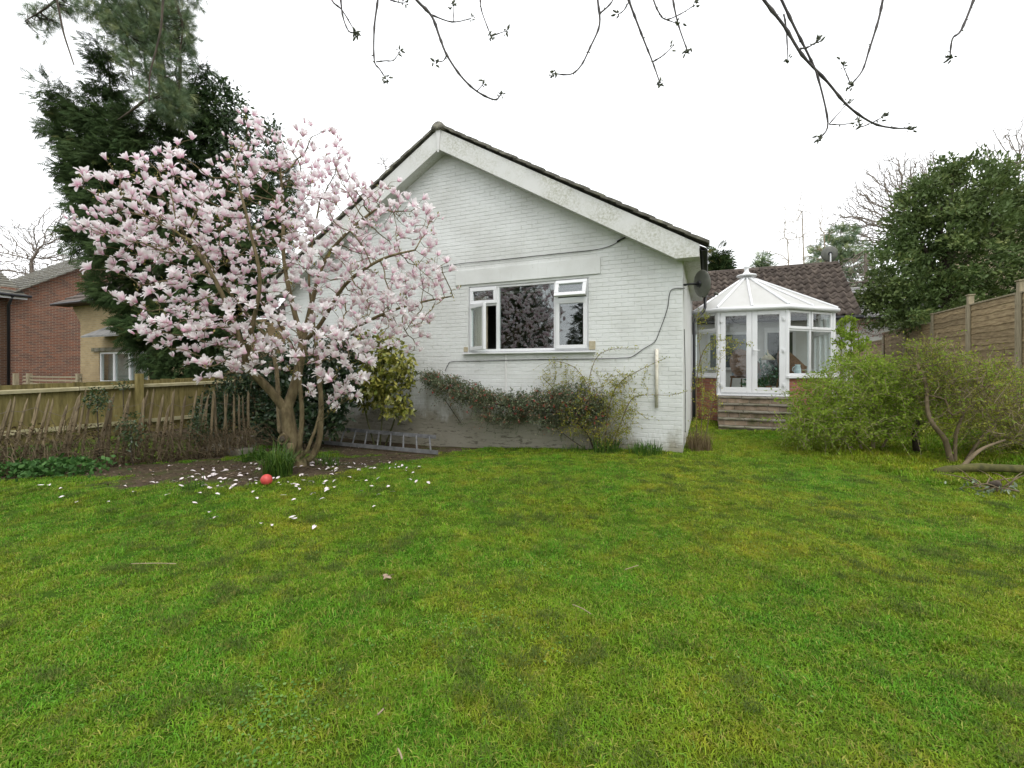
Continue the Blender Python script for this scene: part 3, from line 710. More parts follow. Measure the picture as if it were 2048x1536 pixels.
# french doors
dw = cB[0]-cA[0]; mid = dw/2
mb = MB(); frame_rect(mb, .0, dw, ZD, ZT-.02, .055, 0, .07); mb.build('door_frame', M['upvc'], cons, loc=(cA[0], cA[1], 0), bevel=.004)
for k in (0, 1):
    x0, x1 = (.035, mid-.002) if k == 0 else (mid+.002, dw-.035)
    mb = MB(); z0, z1 = ZD+.04, ZT-.06; st = .115
    mb.box(x0, x0+st, -.03, .035, z0, z1); mb.box(x1-st, x1, -.03, .035, z0, z1); mb.box(x0+st, x1-st, -.03, .035, z0, z0+.13); mb.box(x0+st, x1-st, -.03, .035, z1-.115, z1)
    d = mb.build('french_door', M['upvc'], cons, loc=(cA[0], cA[1], 0), bevel=.006)
    MB().box(x0+st-.004, x1-st+.004, -.002, .004, z0+.126, z1-.111).build('pane', M['glass_clear'], d)
    hx = x0+.02 if k == 0 else x1-.02
    for zh in (z0+.2, (z0+z1)/2+.02, z1-.22):
        MB().box(hx-.035, hx+.035, -.052, -.031, zh-.035, zh+.035).box(hx-.012, hx+.012, -.062, -.052, zh-.06, zh+.02).build('hinge', M['upvc'], d)
    if k == 1:
        MB().box(x0+.02, x0+.055, -.05, -.031, (z0+z1)/2-.06, (z0+z1)/2+.10).tube([(x0+.035, -.05, (z0+z1)/2+.03), (x0+.035, -.085, (z0+z1)/2+.03), (x0+.16, -.085, (z0+z1)/2+.03)], .011, 8).build('handle', M['upvc'], d)
MB().box(cA[0]-.05, cB[0]+.05, cA[1]-.09, cA[1]+.1, ZD-.035, ZD-.001).build('threshold', M['upvc'], cons, bevel=.006)
# roof
ap = (.98, 13.9, 4.05); apb = (.98, 15.5, 4.05)
def ov(p, d=.10):
    c = np.array((.98, 14.0)); v = np.array(p)-c; v = v/np.linalg.norm(v); return (p[0]+v[0]*d, p[1]+v[1]*d, ZT+.03)
e = [ov(cL, .06), ov(cA), ov(cB), ov(cC), ov(cD, .1)]; e[0] = (-.34, e[0][1], ZT+.03)
md = lambda p, q, t=.5: tuple(p[i]+(q[i]-p[i])*t for i in range(3))
ring = [e[0], e[1], md(e[1], e[2]), e[2], md(e[2], e[3]), e[3]]
def slab(pts, name='roof_panel', m='poly', th=.025):
    n = len(pts); MB().add(list(pts), [tuple(range(n))]).build(name, M[m], cons)
for p, q in zip(ring[:-1], ring[1:]): slab([p, q, ap])
slab([ring[-1], (cD[0]+.1, cD[1], ZT+.03), apb, ap]); slab([apb, (-.34, 15.4, ZT+.03), e[0], ap])
up = lambda p, d: (p[0], p[1], p[2]+d)
for p in ring: MB().tube([up(p, .016), up(ap, .016)], .030, 6).build('glazing_bar', M['upvc'], cons)
for t_ in (.33, .66):
    q = md(e[3], (cD[0]+.1, cD[1], ZT+.03), t_); r_ = md(ap, apb, t_); MB().tube([up(q, .012), up(r_, .012)], .022, 6).build('glazing_bar', M['upvc'], cons)
MB().tube([up(ap, .02), up(apb, .02)], .05, 8).build('ridge_bar', M['upvc'], cons)
gut = [up(p, -.045) for p in (e[0], e[1], e[2], e[3], e[4])]
MB().tube(gut, .055, 10).build('gutter', M['upvc'], cons, True)
MB().tube([up((cL[0], cL[1], ZT), -.01), up((*cA, ZT), -.01), up((*cB, ZT), -.01), up((*cC, ZT), -.01), up((*cD, ZT), -.01)], .05, 4).build('eaves_beam', M['upvc'], cons)
MB().lathe([(.26, 0), (.24, .035), (.10, .075), (.075, .11), (.055, .13), (.055, .22), (.075, .24), (.07, .27), (.03, .30), (.004, .34)], 14, (ap[0], ap[1], ap[2]-.0)).build('finial', M['upvc'], cons, True)
mb = MB(); pl = [(-.35, 13.0), (.28, 12.42), (1.68, 12.42), (2.76, 13.5), (2.76, 15.38), (-.35, 15.38)]
mb.add([(x, y, ZD-.004) for x, y in pl]+[(x, y, .0) for x, y in pl], [tuple(range(6)), tuple(range(11, 5, -1))]+[(i, i+6, (i+1) % 6+6, (i+1) % 6) for i in range(6)]).build('floor', mat('quarry_floor', (.20, .13, .10), 5, .6, 0), cons)
# house wall details inside: inner door and window in the rear wing wall
MB().box(1.55, 2.35, 15.34, 15.392, ZD, 2.75).build('inner_door_frame', M['upvc'], cons)
MB().box(1.63, 2.27, 15.325, 15.338, ZD+.12, 2.6).build('inner_door_glass', mat('dark_glazing', (.05, .06, .06), 3, .1, 0), cons)
MB().box(.0, 1.15, 15.335, 15.392, 1.5, 2.65).build('inner_window_frame', M['upvc'], cons)
MB().box(.08, 1.07, 15.32, 15.333, 1.58, 2.57).build('inner_window_glass', mat('grey_glazing', (.12, .14, .15), 3, .1, 0), cons)
# things in the conservatory
def hp(a, b): return xy(a, b)
def wicker(label, a, b, rz, sc=1.0):
    x, y = hp(a, b); t = thing('wicker_chair', label, 'chair', (x, y, ZD), rz, 'wicker chairs in the conservatory')
    n = 12; mb = MB(); th_ = np.linspace(math.pi*.0, math.pi, n+1)
    lo = [(.34*math.cos(q), .30*math.sin(q), .42) for q in th_]; hi = [(.40*math.cos(q), .38*math.sin(q), .62+.46*math.sin(q)**1.5) for q in th_]
    hi2 = [(.36*math.cos(q), .34*math.sin(q), .60+.46*math.sin(q)**1.5) for q in th_]; lo2 = [(.30*math.cos(q), .26*math.sin(q), .42) for q in th_]
    vs = lo+hi+hi2+lo2; m = n+1
    mb.add(vs, [(k*m+i, k*m+i+1, (k+1)*m+i+1, (k+1)*m+i) for k in range(3) for i in range(n)]); mb.build('back', M['wicker'], t, True)
    MB().box(-.30, .30, -.30, .26, .36, .42).build('seat', M['wicker'], t, bevel=.02)
    MB().box(-.28, .28, -.29, .24, .42, .50).build('cushion', mat('blue_grey_cloth', (.28, .33, .38), 6, .9, 0), t, bevel=.03)
    for sx in (-1, 1):
        for sy in (-1, 1): MB().tube([(sx*.26, sy*.24, .37), (sx*.29, sy*.28, 0)], .02, 6).build('leg', M['wicker'], t)
    t.scale = (sc, sc, sc)
wicker('brown wicker chair behind the left french door pane', .95, 13.35, RZ+2.6, 1.05)
wicker('brown wicker armchair behind the right window of the conservatory', 2.1, 13.85, RZ+2.2, 1.05)
def vase(label, a, b, z, r, h, m):
    x, y = hp(a, b); t = thing('jug', label, 'jug', (x, y, z))
    MB().lathe([(r*.7, 0), (r, h*.15), (r*.95, h*.6), (r*.7, h*.85), (r*.8, h)], 14).build('body', m, t, True)
    MB().tube(smooth_line([(-r*.85, 0, h*.3), (-r*1.5, 0, h*.45), (-r*1.5, 0, h*.7), (-r*.7, 0, h*.85)], 3), r*.13, 6).build('handle', m, t, True)
vase('pale blue jug on the conservatory window sill', 1.99, 12.74, ZS+.002, .075, .27, mat('pale_blue_glaze', (.48, .58, .62), 6, .3, 0))
vase('grey green jug beside the pale blue jug on the sill', 2.27, 13.02, ZS+.002, .06, .2, mat('grey_green_glaze', (.34, .38, .33), 6, .35, 0))
x, y = hp(1.38, 12.95); orn = thing('table_lamp', 'dark ornate lamp among plants behind the right french door', 'lamp', (x, y, ZD))
MB().lathe([(.16, 0), (.15, .04), (.04, .1), (.035, .5), (.09, .6), (.09, .66), (.03, .75), (.03, .85)], 12).build('stand', M['dishgrey'], orn, True)
MB().lathe([(.17, .84), (.12, .92), (.05, .98), (.015, 1.02), (.012, 1.1)], 12).build('lamp_shade', M['stone'], orn, True)
M['lf_pot'] = leafmat('pot_plant_leaf', [(0, (.02, .06, .035)), (.6, (.035, .11, .06)), (1, (.07, .16, .11))], .4)
for nm, (pa_, pb_), hh in (('dark leafy pot plant behind the right french door', (1.32, 12.72), .62), ('small pot plant on the conservatory floor by the door centre', (1.12, 12.75), .34)):
    x, y = hp(pa_, pb_); t = thing('pot_plant', nm, 'plant', (x, y, ZD)); MB().lathe([(.09, 0), (.12, .18), (.125, .2), (.1, .2)], 12).build('pot', M['redbrick'], t, True)
    q = RNG.normal(size=(160, 3))*(.12, .12, hh*.3)+(0, 0, hh*.75); q[:, 2] = np.clip(q[:, 2], .2, None)
    link('foliage', leafmesh('foliage', q, RNG.normal(size=(160, 3))+(0, 0, .3), RNG.uniform(.07, .14, 160), RNG), M['lf_pot'], t)

# ================================================================== STEPS
steps = thing('garden_steps', 'mossy brick and slab steps rising to the french doors', 'steps', rz=RZ)
sr = random.Random(2)
for k in range(5):
    top = ZD-.045-.148*k; y1 = 12.20-.25*k; y0 = y1-.25-.03; xa, xb = .22, 1.78
    nsl = 3; w = (xb-xa)/nsl
    for j in range(nsl):
        MB().box(xa+j*w+.004, xa+(j+1)*w-.004, y0+sr.uniform(-.008, .008), 12.22 if k == 0 else y1+.03, top-.035+sr.uniform(-.003, .003), top).build('tread', M['concrete'], steps, bevel=.008)
    x = xa-(.1 if k % 2 else 0)
    while x < xb-.03:
        x0, x1 = max(x, xa), min(x+.215, xb)
        if x1-x0 > .04: MB().box(x0, x1, y0+.03+sr.uniform(-.004, .004), y0+.13, top-.145, top-.042).build('brick', M['stepbrick'], steps, bevel=.005)
        x += .225
    MB().box(xa+.003, xb-.003, y0+.04, 12.21, top-.148, top-.04).build('core', M['greymortar'], steps)
    MB().box(xa, xb, y0+.03, 12.2, -.3, top-.149).build('core', M['greymortar'], steps) if k == 4 else None

# ================================================================== RIGHT FENCE (lap panels)
fr = thing('lap_panel_fence', 'brown lap panel fence with square posts behind the right shrubs', 'fence', rz=RZ)
FA = 5.52; frr = random.Random(9)
def slatmesh(seed, L=1.72, h=.165):
    r = random.Random(seed); n = 10; ph = [r.uniform(0, 6.3) for _ in range(3)]; am = r.uniform(.004, .014)
    vs = []; 
    for i in range(n+1):
        y = L*i/n; wv = am*math.sin(i*.9+ph[0])+am*.6*math.sin(i*1.9+ph[1])
        vs += [(-.030, y, wv), (-.016, y, h), (-.006, y, h), (-.019, y, wv)]
    fs = []
    for i in range(n):
        for k in range(4): k2 = (k+1) % 4; fs.append((i*4+k, i*4+k2, (i+1)*4+k2, (i+1)*4+k))
    fs += [(0, 1, 2, 3)[::-1], tuple(4*n+k for k in range(4))]
    return MB().add(vs, fs).mesh('slat')
slm = [slatmesh(s) for s in range(6)]
tops = [3.0, 3.0, 3.0, 2.78, 2.78, 2.55, 2.45]
b0 = 11.85-1.83
for k in range(7):
    bs = b0+1.83*k; ztop = tops[k]; nb = 11; g = 1.45/nb
    for j in range(nb+ (9 if k < 4 else 3)):
        o = link('slat', slm[frr.randrange(6)], M['wood_fence'], fr, (FA+frr.uniform(-.002, .002), bs+.055, ztop-.03-g*(j+1)-(.06 if j >= nb else 0)))
    MB().box(FA-.045, FA+.03, bs+.052, bs+1.778, ztop-.03, ztop+.0).build('capping', M['wood_post'], fr)
    for q in (.055, 1.775-.04): MB().box(FA-.05, FA-.032, bs+q, bs+q+.04, ztop-1.47, ztop-.032).build('batten', M['wood_post'], fr)
    MB().box(FA-.05, FA+.05, bs-.05, bs+.05, .0, ztop+.2).build('post', M['wood_post'], fr, bevel=.006)
    MB().box(FA-.068, FA+.068, bs-.068, bs+.068, ztop+.2, ztop+.225).build('post_cap', M['wood_post'], fr, bevel=.006)

# ================================================================== LEFT CLOSE-BOARD FENCE
fl = thing('close_board_fence', 'algae green vertical board fence behind the leaning stakes', 'fence', rz=RZ)
LA = -11.43; lr = random.Random(4); bm = {}
def bdm(h):
    k = round(h, 2)
    if k not in bm: bm[k] = MB().hexa([(0, 0, 0), (.016, 0, 0), (.006, .118, 0), (-.002, .118, 0), (0, 0, k), (.016, 0, k), (.006, .118, k), (-.002, .118, k)]).mesh('board')
    return bm[k]
b = 2.4
while b < 12.2:
    zt_ = 1.23+.025*(b-3.8)+lr.uniform(-.006, .006)
    o = link('board', bdm(zt_-.12), M['green_board'], fl, (LA+lr.uniform(-.002, .004), b, .12)); b += .103
for s in range(4):
    q0, q1 = 2.4+2.45*s, 2.4+2.45*(s+1)-.01; zz = 1.095+.022*(q0-3.8)
    MB().hexa([(LA+.02, q0, zz), (LA+.075, q0, zz-.02), (LA+.075, q1, zz+.03), (LA+.02, q1, zz+.05), (LA+.02, q0, zz+.05), (LA+.075, q0, zz+.035), (LA+.075, q1, zz+.085), (LA+.02, q1, zz+.105)]).build('rail', M['green_rail'], fl)
    MB().box(LA+.02, LA+.07, q0, q1, .34, .42).build('rail', M['green_rail'], fl)
for bq in (3.2, 5.83, 8.6): MB().box(LA+.08, LA+.20, bq-.06, bq+.06, -.1, 1.42).build('post', M['green_board'], fl, bevel=.008)

# ================================================================== CHESTNUT PALING
pf = thing('paling_fence', 'leaning chestnut stake fence wired together in front of the boards', 'fence')
pr_ = random.Random(8); A_, B_ = np.array((-7.75, 5.7)), np.array((-5.05, 8.75)); Lp = np.linalg.norm(B_-A_); dp = (B_-A_)/Lp
npale = 44; top1, top2 = [], []
for i in range(npale):
    t = i/(npale-1); q = A_+dp*Lp*t+np.array((pr_.uniform(-.02, .02), pr_.uniform(-.02, .02))); gz0 = G(*q)
    h = pr_.uniform(1.10, 1.28)*(1 if i % 7 else .9); lean = .16*(1-t)**.5*pr_.uniform(.3, 1.7)+pr_.uniform(-.03, .03) if t < .8 else pr_.uniform(-.04, .06); lb = pr_.uniform(-.05, .05)
    if i in (19, 33): lean = .24; h = 1.22
    r = pr_.uniform(.016, .027); dirv = np.array((dp[0]*lean+lb*dp[1], dp[1]*lean-lb*dp[0], 1.0)); dirv /= np.linalg.norm(dirv)
    pts = [np.array((q[0], q[1], gz0-.05))+dirv*h*s+np.array((pr_.uniform(-.008, .008), pr_.uniform(-.008, .008), 0)) for s in (0, .35, .7, .93, 1.0)]
    MB().tube(pts, [r*1.1, r, r*.95, r*.75, r*.15], 6).build('stake', M['stake'], pf)
    top1.append(pts[2]+dirv*h*.12+np.array((.0, -.03, pr_.uniform(-.012, .012)))); top2.append(pts[1]+np.array((0, -.03, pr_.uniform(-.012, .012))))
for tt in (top1, top2): MB().tube(tt, .0035, 4).build('wire', M['wire'], pf)

# ================================================================== NEIGHBOURS
M['nb_red'] = brickmat('red_brickwork', (.27, .10, .05), (.13, .065, .045), (.32, .27, .21))
M['nb_cream'] = brickmat('buff_brickwork', (.42, .32, .17), (.33, .25, .13), (.36, .31, .22))
red = thing('brick_house', 'red brick house with brown tiled roof at the far left', 'house', rz=RZ)
ar = -27.9
MB().prism([(0, -.3), (9, -.3), (9, 5.2), (5.3, 8.05), (.9, 5.1), (0, 5.1)], 0, .3).build('wall', M['nb_red'], red, loc=(ar, 9.0, 0), rot=(0, 0, math.pi/2))
MB().box(ar-7, ar-.3, 9.0, 9.3, -.3, 4.9).build('wall', M['nb_red'], red)
MB().box(ar-7.5, ar+.0, 3.2, 9.45, -.3, 4.75).build('front_wall', brickmat('brown_brickwork', (.25, .13, .07), (.17, .09, .055), (.3, .26, .2)), red)
def coursed(par, p00, p10, p11, p01, n, m, name='roof_course', th=.05):
    p00, p10, p11, p01 = map(np.array, (p00, p10, p11, p01))
    for k in range(n):
        t0, t1 = k/n, min(1, (k+1.12)/n); a = p00+(p01-p00)*t0; b_ = p10+(p11-p10)*t0; c = p10+(p11-p10)*t1; d = p00+(p01-p00)*t1
        u = np.array((0, 0, th)); lo = np.array((0, 0, .012))
        MB().hexa([a, b_, c-lo-u*.4, d-lo-u*.4, a+u, b_+u, c-lo, d-lo]).build(name, m, par)
coursed(red, (ar+.45, 3.0, 4.75), (ar+.45, 9.9, 4.75), (ar-3.4, 9.9, 6.7), (ar-3.4, 3.0, 6.7), 14, M['tile'])
coursed(red, (ar+.35, 9.4, 4.78), (ar-6, 9.4, 4.78), (ar-6, 14.3, 8.1), (ar+.35, 14.3, 8.1), 16, M['tile'])
MB().box(ar+.40, ar+.46, 3.0, 9.9, 4.58, 4.74).build('fascia', M['upvc'], red)
MB().tube([(ar+.53, 3.0, 4.72), (ar+.53, 10.0, 4.72)], .06, 8).build('gutter', M['black'], red)
MB().tube([(ar+.5, 9.42, 4.68), (ar+.08, 9.44, 4.3), (ar+.08, 9.44, 0)], .05, 8).build('downpipe', M['black'], red, True)
cre = thing('brick_house', 'buff brick house with corbelled eave and white window behind the conifer', 'house', rz=RZ)
ca, cb = -22.8, 9.75
ZCE = 4.15
w0, w1 = Wp(198, 730, cb)[0], Wp(296, 730, cb)[0]; q0, q1 = Wp(240, 766, cb)[1], Wp(240, 703, cb)[1]
mb = MB(); mb.box(ca, w0, cb, cb+.25, -.3, ZCE); mb.box(w1, ca+9, cb, cb+.25, -.3, ZCE); mb.box(w0, w1, cb, cb+.25, -.3, q0); mb.box(w0, w1, cb, cb+.25, q1, ZCE)
mb.box(ca, ca+.25, cb+.25, cb+7, -.3, ZCE); mb.box(ca+.25, ca+9, cb+6.8, cb+7, -.3, ZCE); mb.build('wall', M['nb_cream'], cre)
for k in range(8): MB().box(ca-.10-.085*k, ca-.003, cb+.02, cb+.3, ZCE-.78+.095*k, ZCE-.78+.095*k+.088).build('corbel_brick', M['nb_cream'], cre)
coursed(cre, (ca-.95, cb-.45, ZCE-.05), (ca+9.5, cb-.45, ZCE-.05), (ca+7.5, cb+3.4, ZCE+2.9), (ca+2.0, cb+3.4, ZCE+2.9), 14, M['pantile'])
coursed(cre, (ca-.95, cb+7.4, ZCE-.05), (ca-.95, cb-.45, ZCE-.05), (ca+2.0, cb+3.4, ZCE+2.9), (ca+2.0, cb+3.5, ZCE+2.9), 14, M['pantile'])
MB().box(ca-.9, ca+9.4, cb-.43, cb+.0, ZCE-.12, ZCE-.06).build('soffit', M['bark_dark'], cre)
MB().tube([(ca-.95, cb-.5, ZCE-.08), (ca+9.5, cb-.5, ZCE-.08)], .055, 8).build('gutter', M['black'], cre)
mb = MB(); frame_rect(mb, w0, w1, q0, q1, .08, cb+.03, cb+.12)
for t in (.3, .62): mb.box(w0+(w1-w0)*t-.06, w0+(w1-w0)*t+.06, cb+.03, cb+.12, q0+.08, q1-.08)
cw_ = mb.build('window', M['upvc'], cre)
for t0, t1 in ((.0, .3), (.3, .62), (.62, 1)): MB().box(w0+(w1-w0)*t0+.05, w0+(w1-w0)*t1-.05, cb+.07, cb+.078, q0+.07, q1-.07).build('pane', M['glass'], cw_)
MB().box(w0-.02, w1+.02, cb+.3, cb+.32, q0-.05, q1+.05).build('curtain', mat('grey_curtain', (.30, .31, .31), 3, .9, 0), cre)
MB().box(w0-.35, w1+.3, cb-.09, cb+.02, q1+.02, q1+.16).build('lintel', M['concrete'], cre)
MB().hexa([(w0+.35, cb-.7, q1+.5), (w1+1, cb-.7, q1+.5), (w1+1, cb-.005, q1+.62), (w0+.35, cb-.005, q1+.62), (w0+.35, cb-.7, q1+.56), (w1+1, cb-.7, q1+.56), (w1+1, cb-.005, q1+.95), (w0+.5, cb-.005, q1+.95)]).build('bay_roof', M['slate'], cre)
MB().box(w0-.05, w1+.05, cb-.06, cb+.02, q0-.09, q0-.01).build('window_sill', M['upvc'], cre)
tr = thing('slatted_fence', 'low grey slatted fence in front of the red brick house', 'fence', rz=RZ)
tb = 8.7; ta0, ta1 = -24.5, Wp(162, 750, tb)[0]
zt_ = Wp(80, 752, tb)[1]
for k in range(5): MB().box(ta0, ta1, tb, tb+.03, zt_-.06-.13*k, zt_-.13*k).build('slat', M['wood_post'], tr)
for xx in (31, 58, 157): aa = Wp(xx, 750, tb)[0]; MB().box(aa-.07, aa+.07, tb-.06, tb+.08, 0, zt_+.10).build('post', M['wood_post'], tr)
MB().box(ta0, ta1, tb+.04, tb+.06, 0, zt_-.66).build('lower_board', M['wood_post'], tr)

wf = thing('white_house', 'distant white rendered house with grey slate roof beyond the pantile roof', 'house', rz=RZ)
p0 = ab(*P(1695, 630, 20)[:2]); a0, bq = p0; zE = CAMH+(HZ-632)/F*19.5
MB().box(a0-1.5, a0+6.5, bq, bq+.3, -.2, zE).build('wall', M['render'], wf)
MB().box(a0-1.5, a0+6.5, bq+5.5, bq+5.7, -.2, zE).build('back_wall', M['render'], wf)
coursed(wf, (a0-1.8, bq-.35, zE-.1), (a0+6.8, bq-.35, zE-.1), (a0+6.8, bq+2.9, zE+1.75), (a0-1.8, bq+2.9, zE+1.75), 15, M['slate'], 'slate_course', .03)
coursed(wf, (a0+6.8, bq+6.1, zE-.1), (a0-1.8, bq+6.1, zE-.1), (a0-1.8, bq+2.9, zE+1.75), (a0+6.8, bq+2.9, zE+1.75), 15, M['slate'], 'slate_course', .03)
MB().tube([(a0-1.8, bq-.4, zE-.08), (a0+6.8, bq-.4, zE-.08)], .06, 8).build('gutter', M['black'], wf)
ch = thing('rendered_house', 'cream two storey house with dark eaves at the right edge', 'house', rz=RZ)
p = ab(*P(2028, 420, 15)[:2]); zE = CAMH+(HZ-408)/F*15
MB().box(p[0]+.25, p[0]+7, p[1]-2.5, p[1]+6, -.2, zE).build('wall', mat('cream_render', (.50, .42, .27), 3, .9, .1), ch)
coursed(ch, (p[0]-.35, p[1]+6.3, zE-.25), (p[0]-.35, p[1]-2.9, zE-.25), (p[0]+3.6, p[1]-2.9, zE+2.3), (p[0]+3.6, p[1]+6.3, zE+2.3), 14, M['tile'])
coursed(ch, (p[0]+7.6, p[1]-2.9, zE-.25), (p[0]+7.6, p[1]+6.3, zE-.25), (p[0]+3.6, p[1]+6.3, zE+2.3), (p[0]+3.6, p[1]-2.9, zE+2.3), 14, M['tile'])
MB().tube([(p[0]-.4, p[1]-2.9, zE-.25), (p[0]-.4, p[1]+6.3, zE-.25)], .07, 8).build('gutter', M['black'], ch)
MB().box(p[0]-.3, p[0]+.25, p[1]-2.8, p[1]+6.2, zE-.32, zE-.27).build('soffit', M['bark_dark'], ch)

# ================================================================== MAGNOLIA
mrng = np.random.default_rng(21)
MY = 6.55
def pp(l, Y=MY): return [P(x, y, Y+(dz if len(q) > 2 else 0)) if False else P(q[0], q[1], Y+(q[2] if len(q) > 2 else 0)) for q in l for x, y, dz in [(*q[:2], 0)]]
mag = thing('magnolia_tree', 'multi stemmed magnolia covered in pale pink and white blossom', 'tree')
base = P(598, 945, MY); base[2] = G(base[0], base[1])-.08
sk = []; spar = []; fixed = {}
def chain(pts, start, rads):
    prev = start
    pts = smooth_line(([sk[start]] if start >= 0 else [])+[np.array(p) for p in pts], 4)
    if start >= 0: pts = pts[1:]
    m = len(pts)
    for i, q in enumerate(pts):
        sk.append(np.array(q)); spar.append(prev); prev = len(sk)-1; fixed[prev] = rads[0]+(rads[1]-rads[0])*i/max(1, m-1)
    return prev
j0 = chain([base]+pp([(588, 900), (578, 855), (572, 822)]), -1, (.125, .09))
jl = chain(pp([(552, 795, -.05), (528, 768, -.12), (505, 745, -.2), (492, 722, -.25)]), j0, (.066, .046))
jl1 = chain(pp([(470, 650, -.35), (430, 560, -.5), (380, 480, -.6)]), jl, (.032, .014))
jl2 = chain(pp([(505, 650, -.5), (520, 560, -.7), (500, 460, -.8), (480, 380, -.8)]), jl, (.032, .014))
jm = chain(pp([(590, 770, .1), (600, 720, .15), (606, 685, .2)]), j0, (.075, .058))
jm1 = chain(pp([(585, 610, .3), (568, 520, .4), (566, 420, .5), (560, 330, .5)]), jm, (.042, .014))
jm2 = chain(pp([(625, 600, .3), (650, 520, .3), (700, 460, .2), (750, 420, .1)]), jm, (.040, .014))
jm3 = chain(pp([(640, 650, .0), (690, 570, -.3), (760, 520, -.5), (830, 500, -.6)]), jm, (.034, .012))
jr4 = chain(pp([(600, 880, -.12), (604, 830, -.14), (600, 770, -.1), (596, 720, -.1), (560, 650, -.3), (520, 600, -.5)]), 2, (.040, .014))
jr0 = chain(pp([(622, 915, .1), (638, 880, .15), (641, 845, .15), (642, 800, .2), (636, 740, .3)]), 2, (.052, .032))
jr1 = chain(pp([(660, 690, .3), (740, 640, .2), (820, 610, .1), (905, 592, .0)]), jr0, (.024, .008))
jr2 = chain(pp([(628, 650, .7), (618, 540, .9), (640, 400, 1.0)]), jr0, (.026, .010))
jr3 = chain(pp([(612, 905, -.12), (622, 880, -.14), (632, 855, -.1), (642, 815, .02)]), 2, (.026, .018))
jx = chain(pp([(560, 860, .25), (545, 700, .9), (470, 600, 1.2), (400, 500, 1.3)]), j0, (.045, .014))
# attraction points: vase shaped crown
E = []
def el(x, y, rx, ry, dy, ry2): x, y = (560+(x-560)*.95+14 if x < 560 else x+12), y+22; p = P(x, y, MY+dy); E.append((p[0], p[1], p[2], rx*MY/F, ry2, ry*MY/F))
el(520, 420, 250, 150, .1, 1.5); el(340, 480, 175, 150, -.1, 1.2); el(560, 320, 150, 90, .3, 1.0); el(700, 500, 170, 150, .0, 1.2)
el(270, 400, 110, 110, .0, .9); el(400, 620, 120, 90, -.4, .8); el(650, 640, 150, 80, -.3, 1.0); el(770, 560, 120, 90, -.1, .8); el(640, 290, 50, 60, .2, .5); el(780, 410, 70, 80, .1, .5); el(330, 640, 80, 50, -.4, .6); el(560, 690, 130, 40, -.6, .5); el(690, 740, 45, 50, -.7, .4); el(420, 700, 90, 50, -.6, .5); el(800, 640, 60, 50, -.3, .5); el(845, 430, 36, 60, -.2, .4); el(850, 540, 45, 70, -.3, .4); el(300, 330, 70, 40, .0, .6); el(215, 470, 50, 60, -.1, .6); el(490, 230, 30, 30, .2, .3)
att, _, _, _ = in_ellipsoids(E, 2500, mrng, .42)
att = np.concatenate([att, np.array(pp([(760+15*i, 600-2*i) for i in range(12)])+pp([(640+i*9, 720+i*8, -.5) for i in range(10)])+pp([(690+i*4, 780+(i % 4)*9, -.5) for i in range(9)])+pp([(170+i*9, 470-i*3) for i in range(9)])+pp([(330+i*12, 690-i*3, -.4) for i in range(10)]))])
mp_, mpar = colonize(sk, spar, att, .10, .115, 110, mrng, bias=(0, 0, .10), jit=.13)
fx = dict(fixed); mr_ = radii(mpar, .0034, 2.25, .2, fx)
bmag = link('trunk', branchmesh('trunk', mp_, mpar, mr_, 7), M['bark_mag'], mag)
# dead pruning wound and stubs low on the trunk
wc = P(566, 878, MY-.14); MB().lathe([(.055, 0), (.075, .018), (.085, .0), (.07, -.03)], 12).build('pruning_wound', M['bark_mag'], mag, True, loc=tuple(wc), rot=(math.radians(80), 0, math.radians(-15)))
MB().lathe([(.045, 0), (.048, .004), (.01, .004)], 10).build('wound_hollow', M['bark_dark'], mag, True, loc=tuple(wc+np.array((0, -.022, 0))), rot=(math.radians(80), 0, math.radians(-15)))
st_ = P(583, 900, MY-.16); MB().tube([st_+np.array((0, .05, -.2)), st_, st_+np.array((.0, -.02, .10))], [.05, .045, .052], 9).build('stub', M['bark_mag'], mag, True)
# flowers
def petal(L, w, open_, az, curl, rows=4):
    """one tepal: strip of rows, opening angle from the axis"""
    vs, pk = [], []
    for i in range(rows+1):
        t = i/rows; wid = w*(.34, .66, .95, 1.0, .42)[i]
        ang = open_*(0.35+.65*t)+curl*t*t; 
        if i == 0: rr, zz = .012, 0.0
        else: rr = vs_r+L/rows*math.sin(ang); zz = vs_z+L/rows*math.cos(ang)
        vs_r, vs_z = rr, zz
        for k, sgn in enumerate((-1, 0, 1)):
            cup = .22*wid*(1 if sgn else 0)
            x, y, z = rr-cup*math.cos(ang)*1.0, sgn*wid*.5, zz+cup*math.sin(ang)
            vs.append((x*math.cos(az)-y*math.sin(az), x*math.sin(az)+y*math.cos(az), z)); pk.append(max(0, 1-t*1.25))
    fs = [(i*3+k, i*3+k+1, (i+1)*3+k+1, (i+1)*3+k) for i in range(rows) for k in range(2)]
    return vs, fs, pk
def flower(seed, kind):
    r = random.Random(seed); V, Fc, K = [], [], []
    spec = {'bud': (6, .15, .075, .032), 'cup': (8, .46, .090, .044), 'half': (9, .82, .098, .044), 'open': (10, 1.25, .10, .042)}[kind]
    n, op, L, w = spec
    for i in range(n):
        ring = i % 2 if kind != 'bud' else 0
        az = 2*math.pi*i/n+r.uniform(-.25, .25); o_ = op*(1.0 if ring else .55)*r.uniform(.75, 1.25)
        if kind in ('half', 'open') and r.random() < .25: o_ *= 1.45
        v, f, k = petal(L*r.uniform(.85, 1.12), w*r.uniform(.85, 1.15), o_, az, r.uniform(-.5, .35) if kind != 'bud' else -.55)
        o = len(V); V += v; Fc += [tuple(o+q for q in ff) for ff in f]; K += k
    me = np_mesh('flower', np.array(V), np.array(Fc), {'pk': K}, True)
    return me
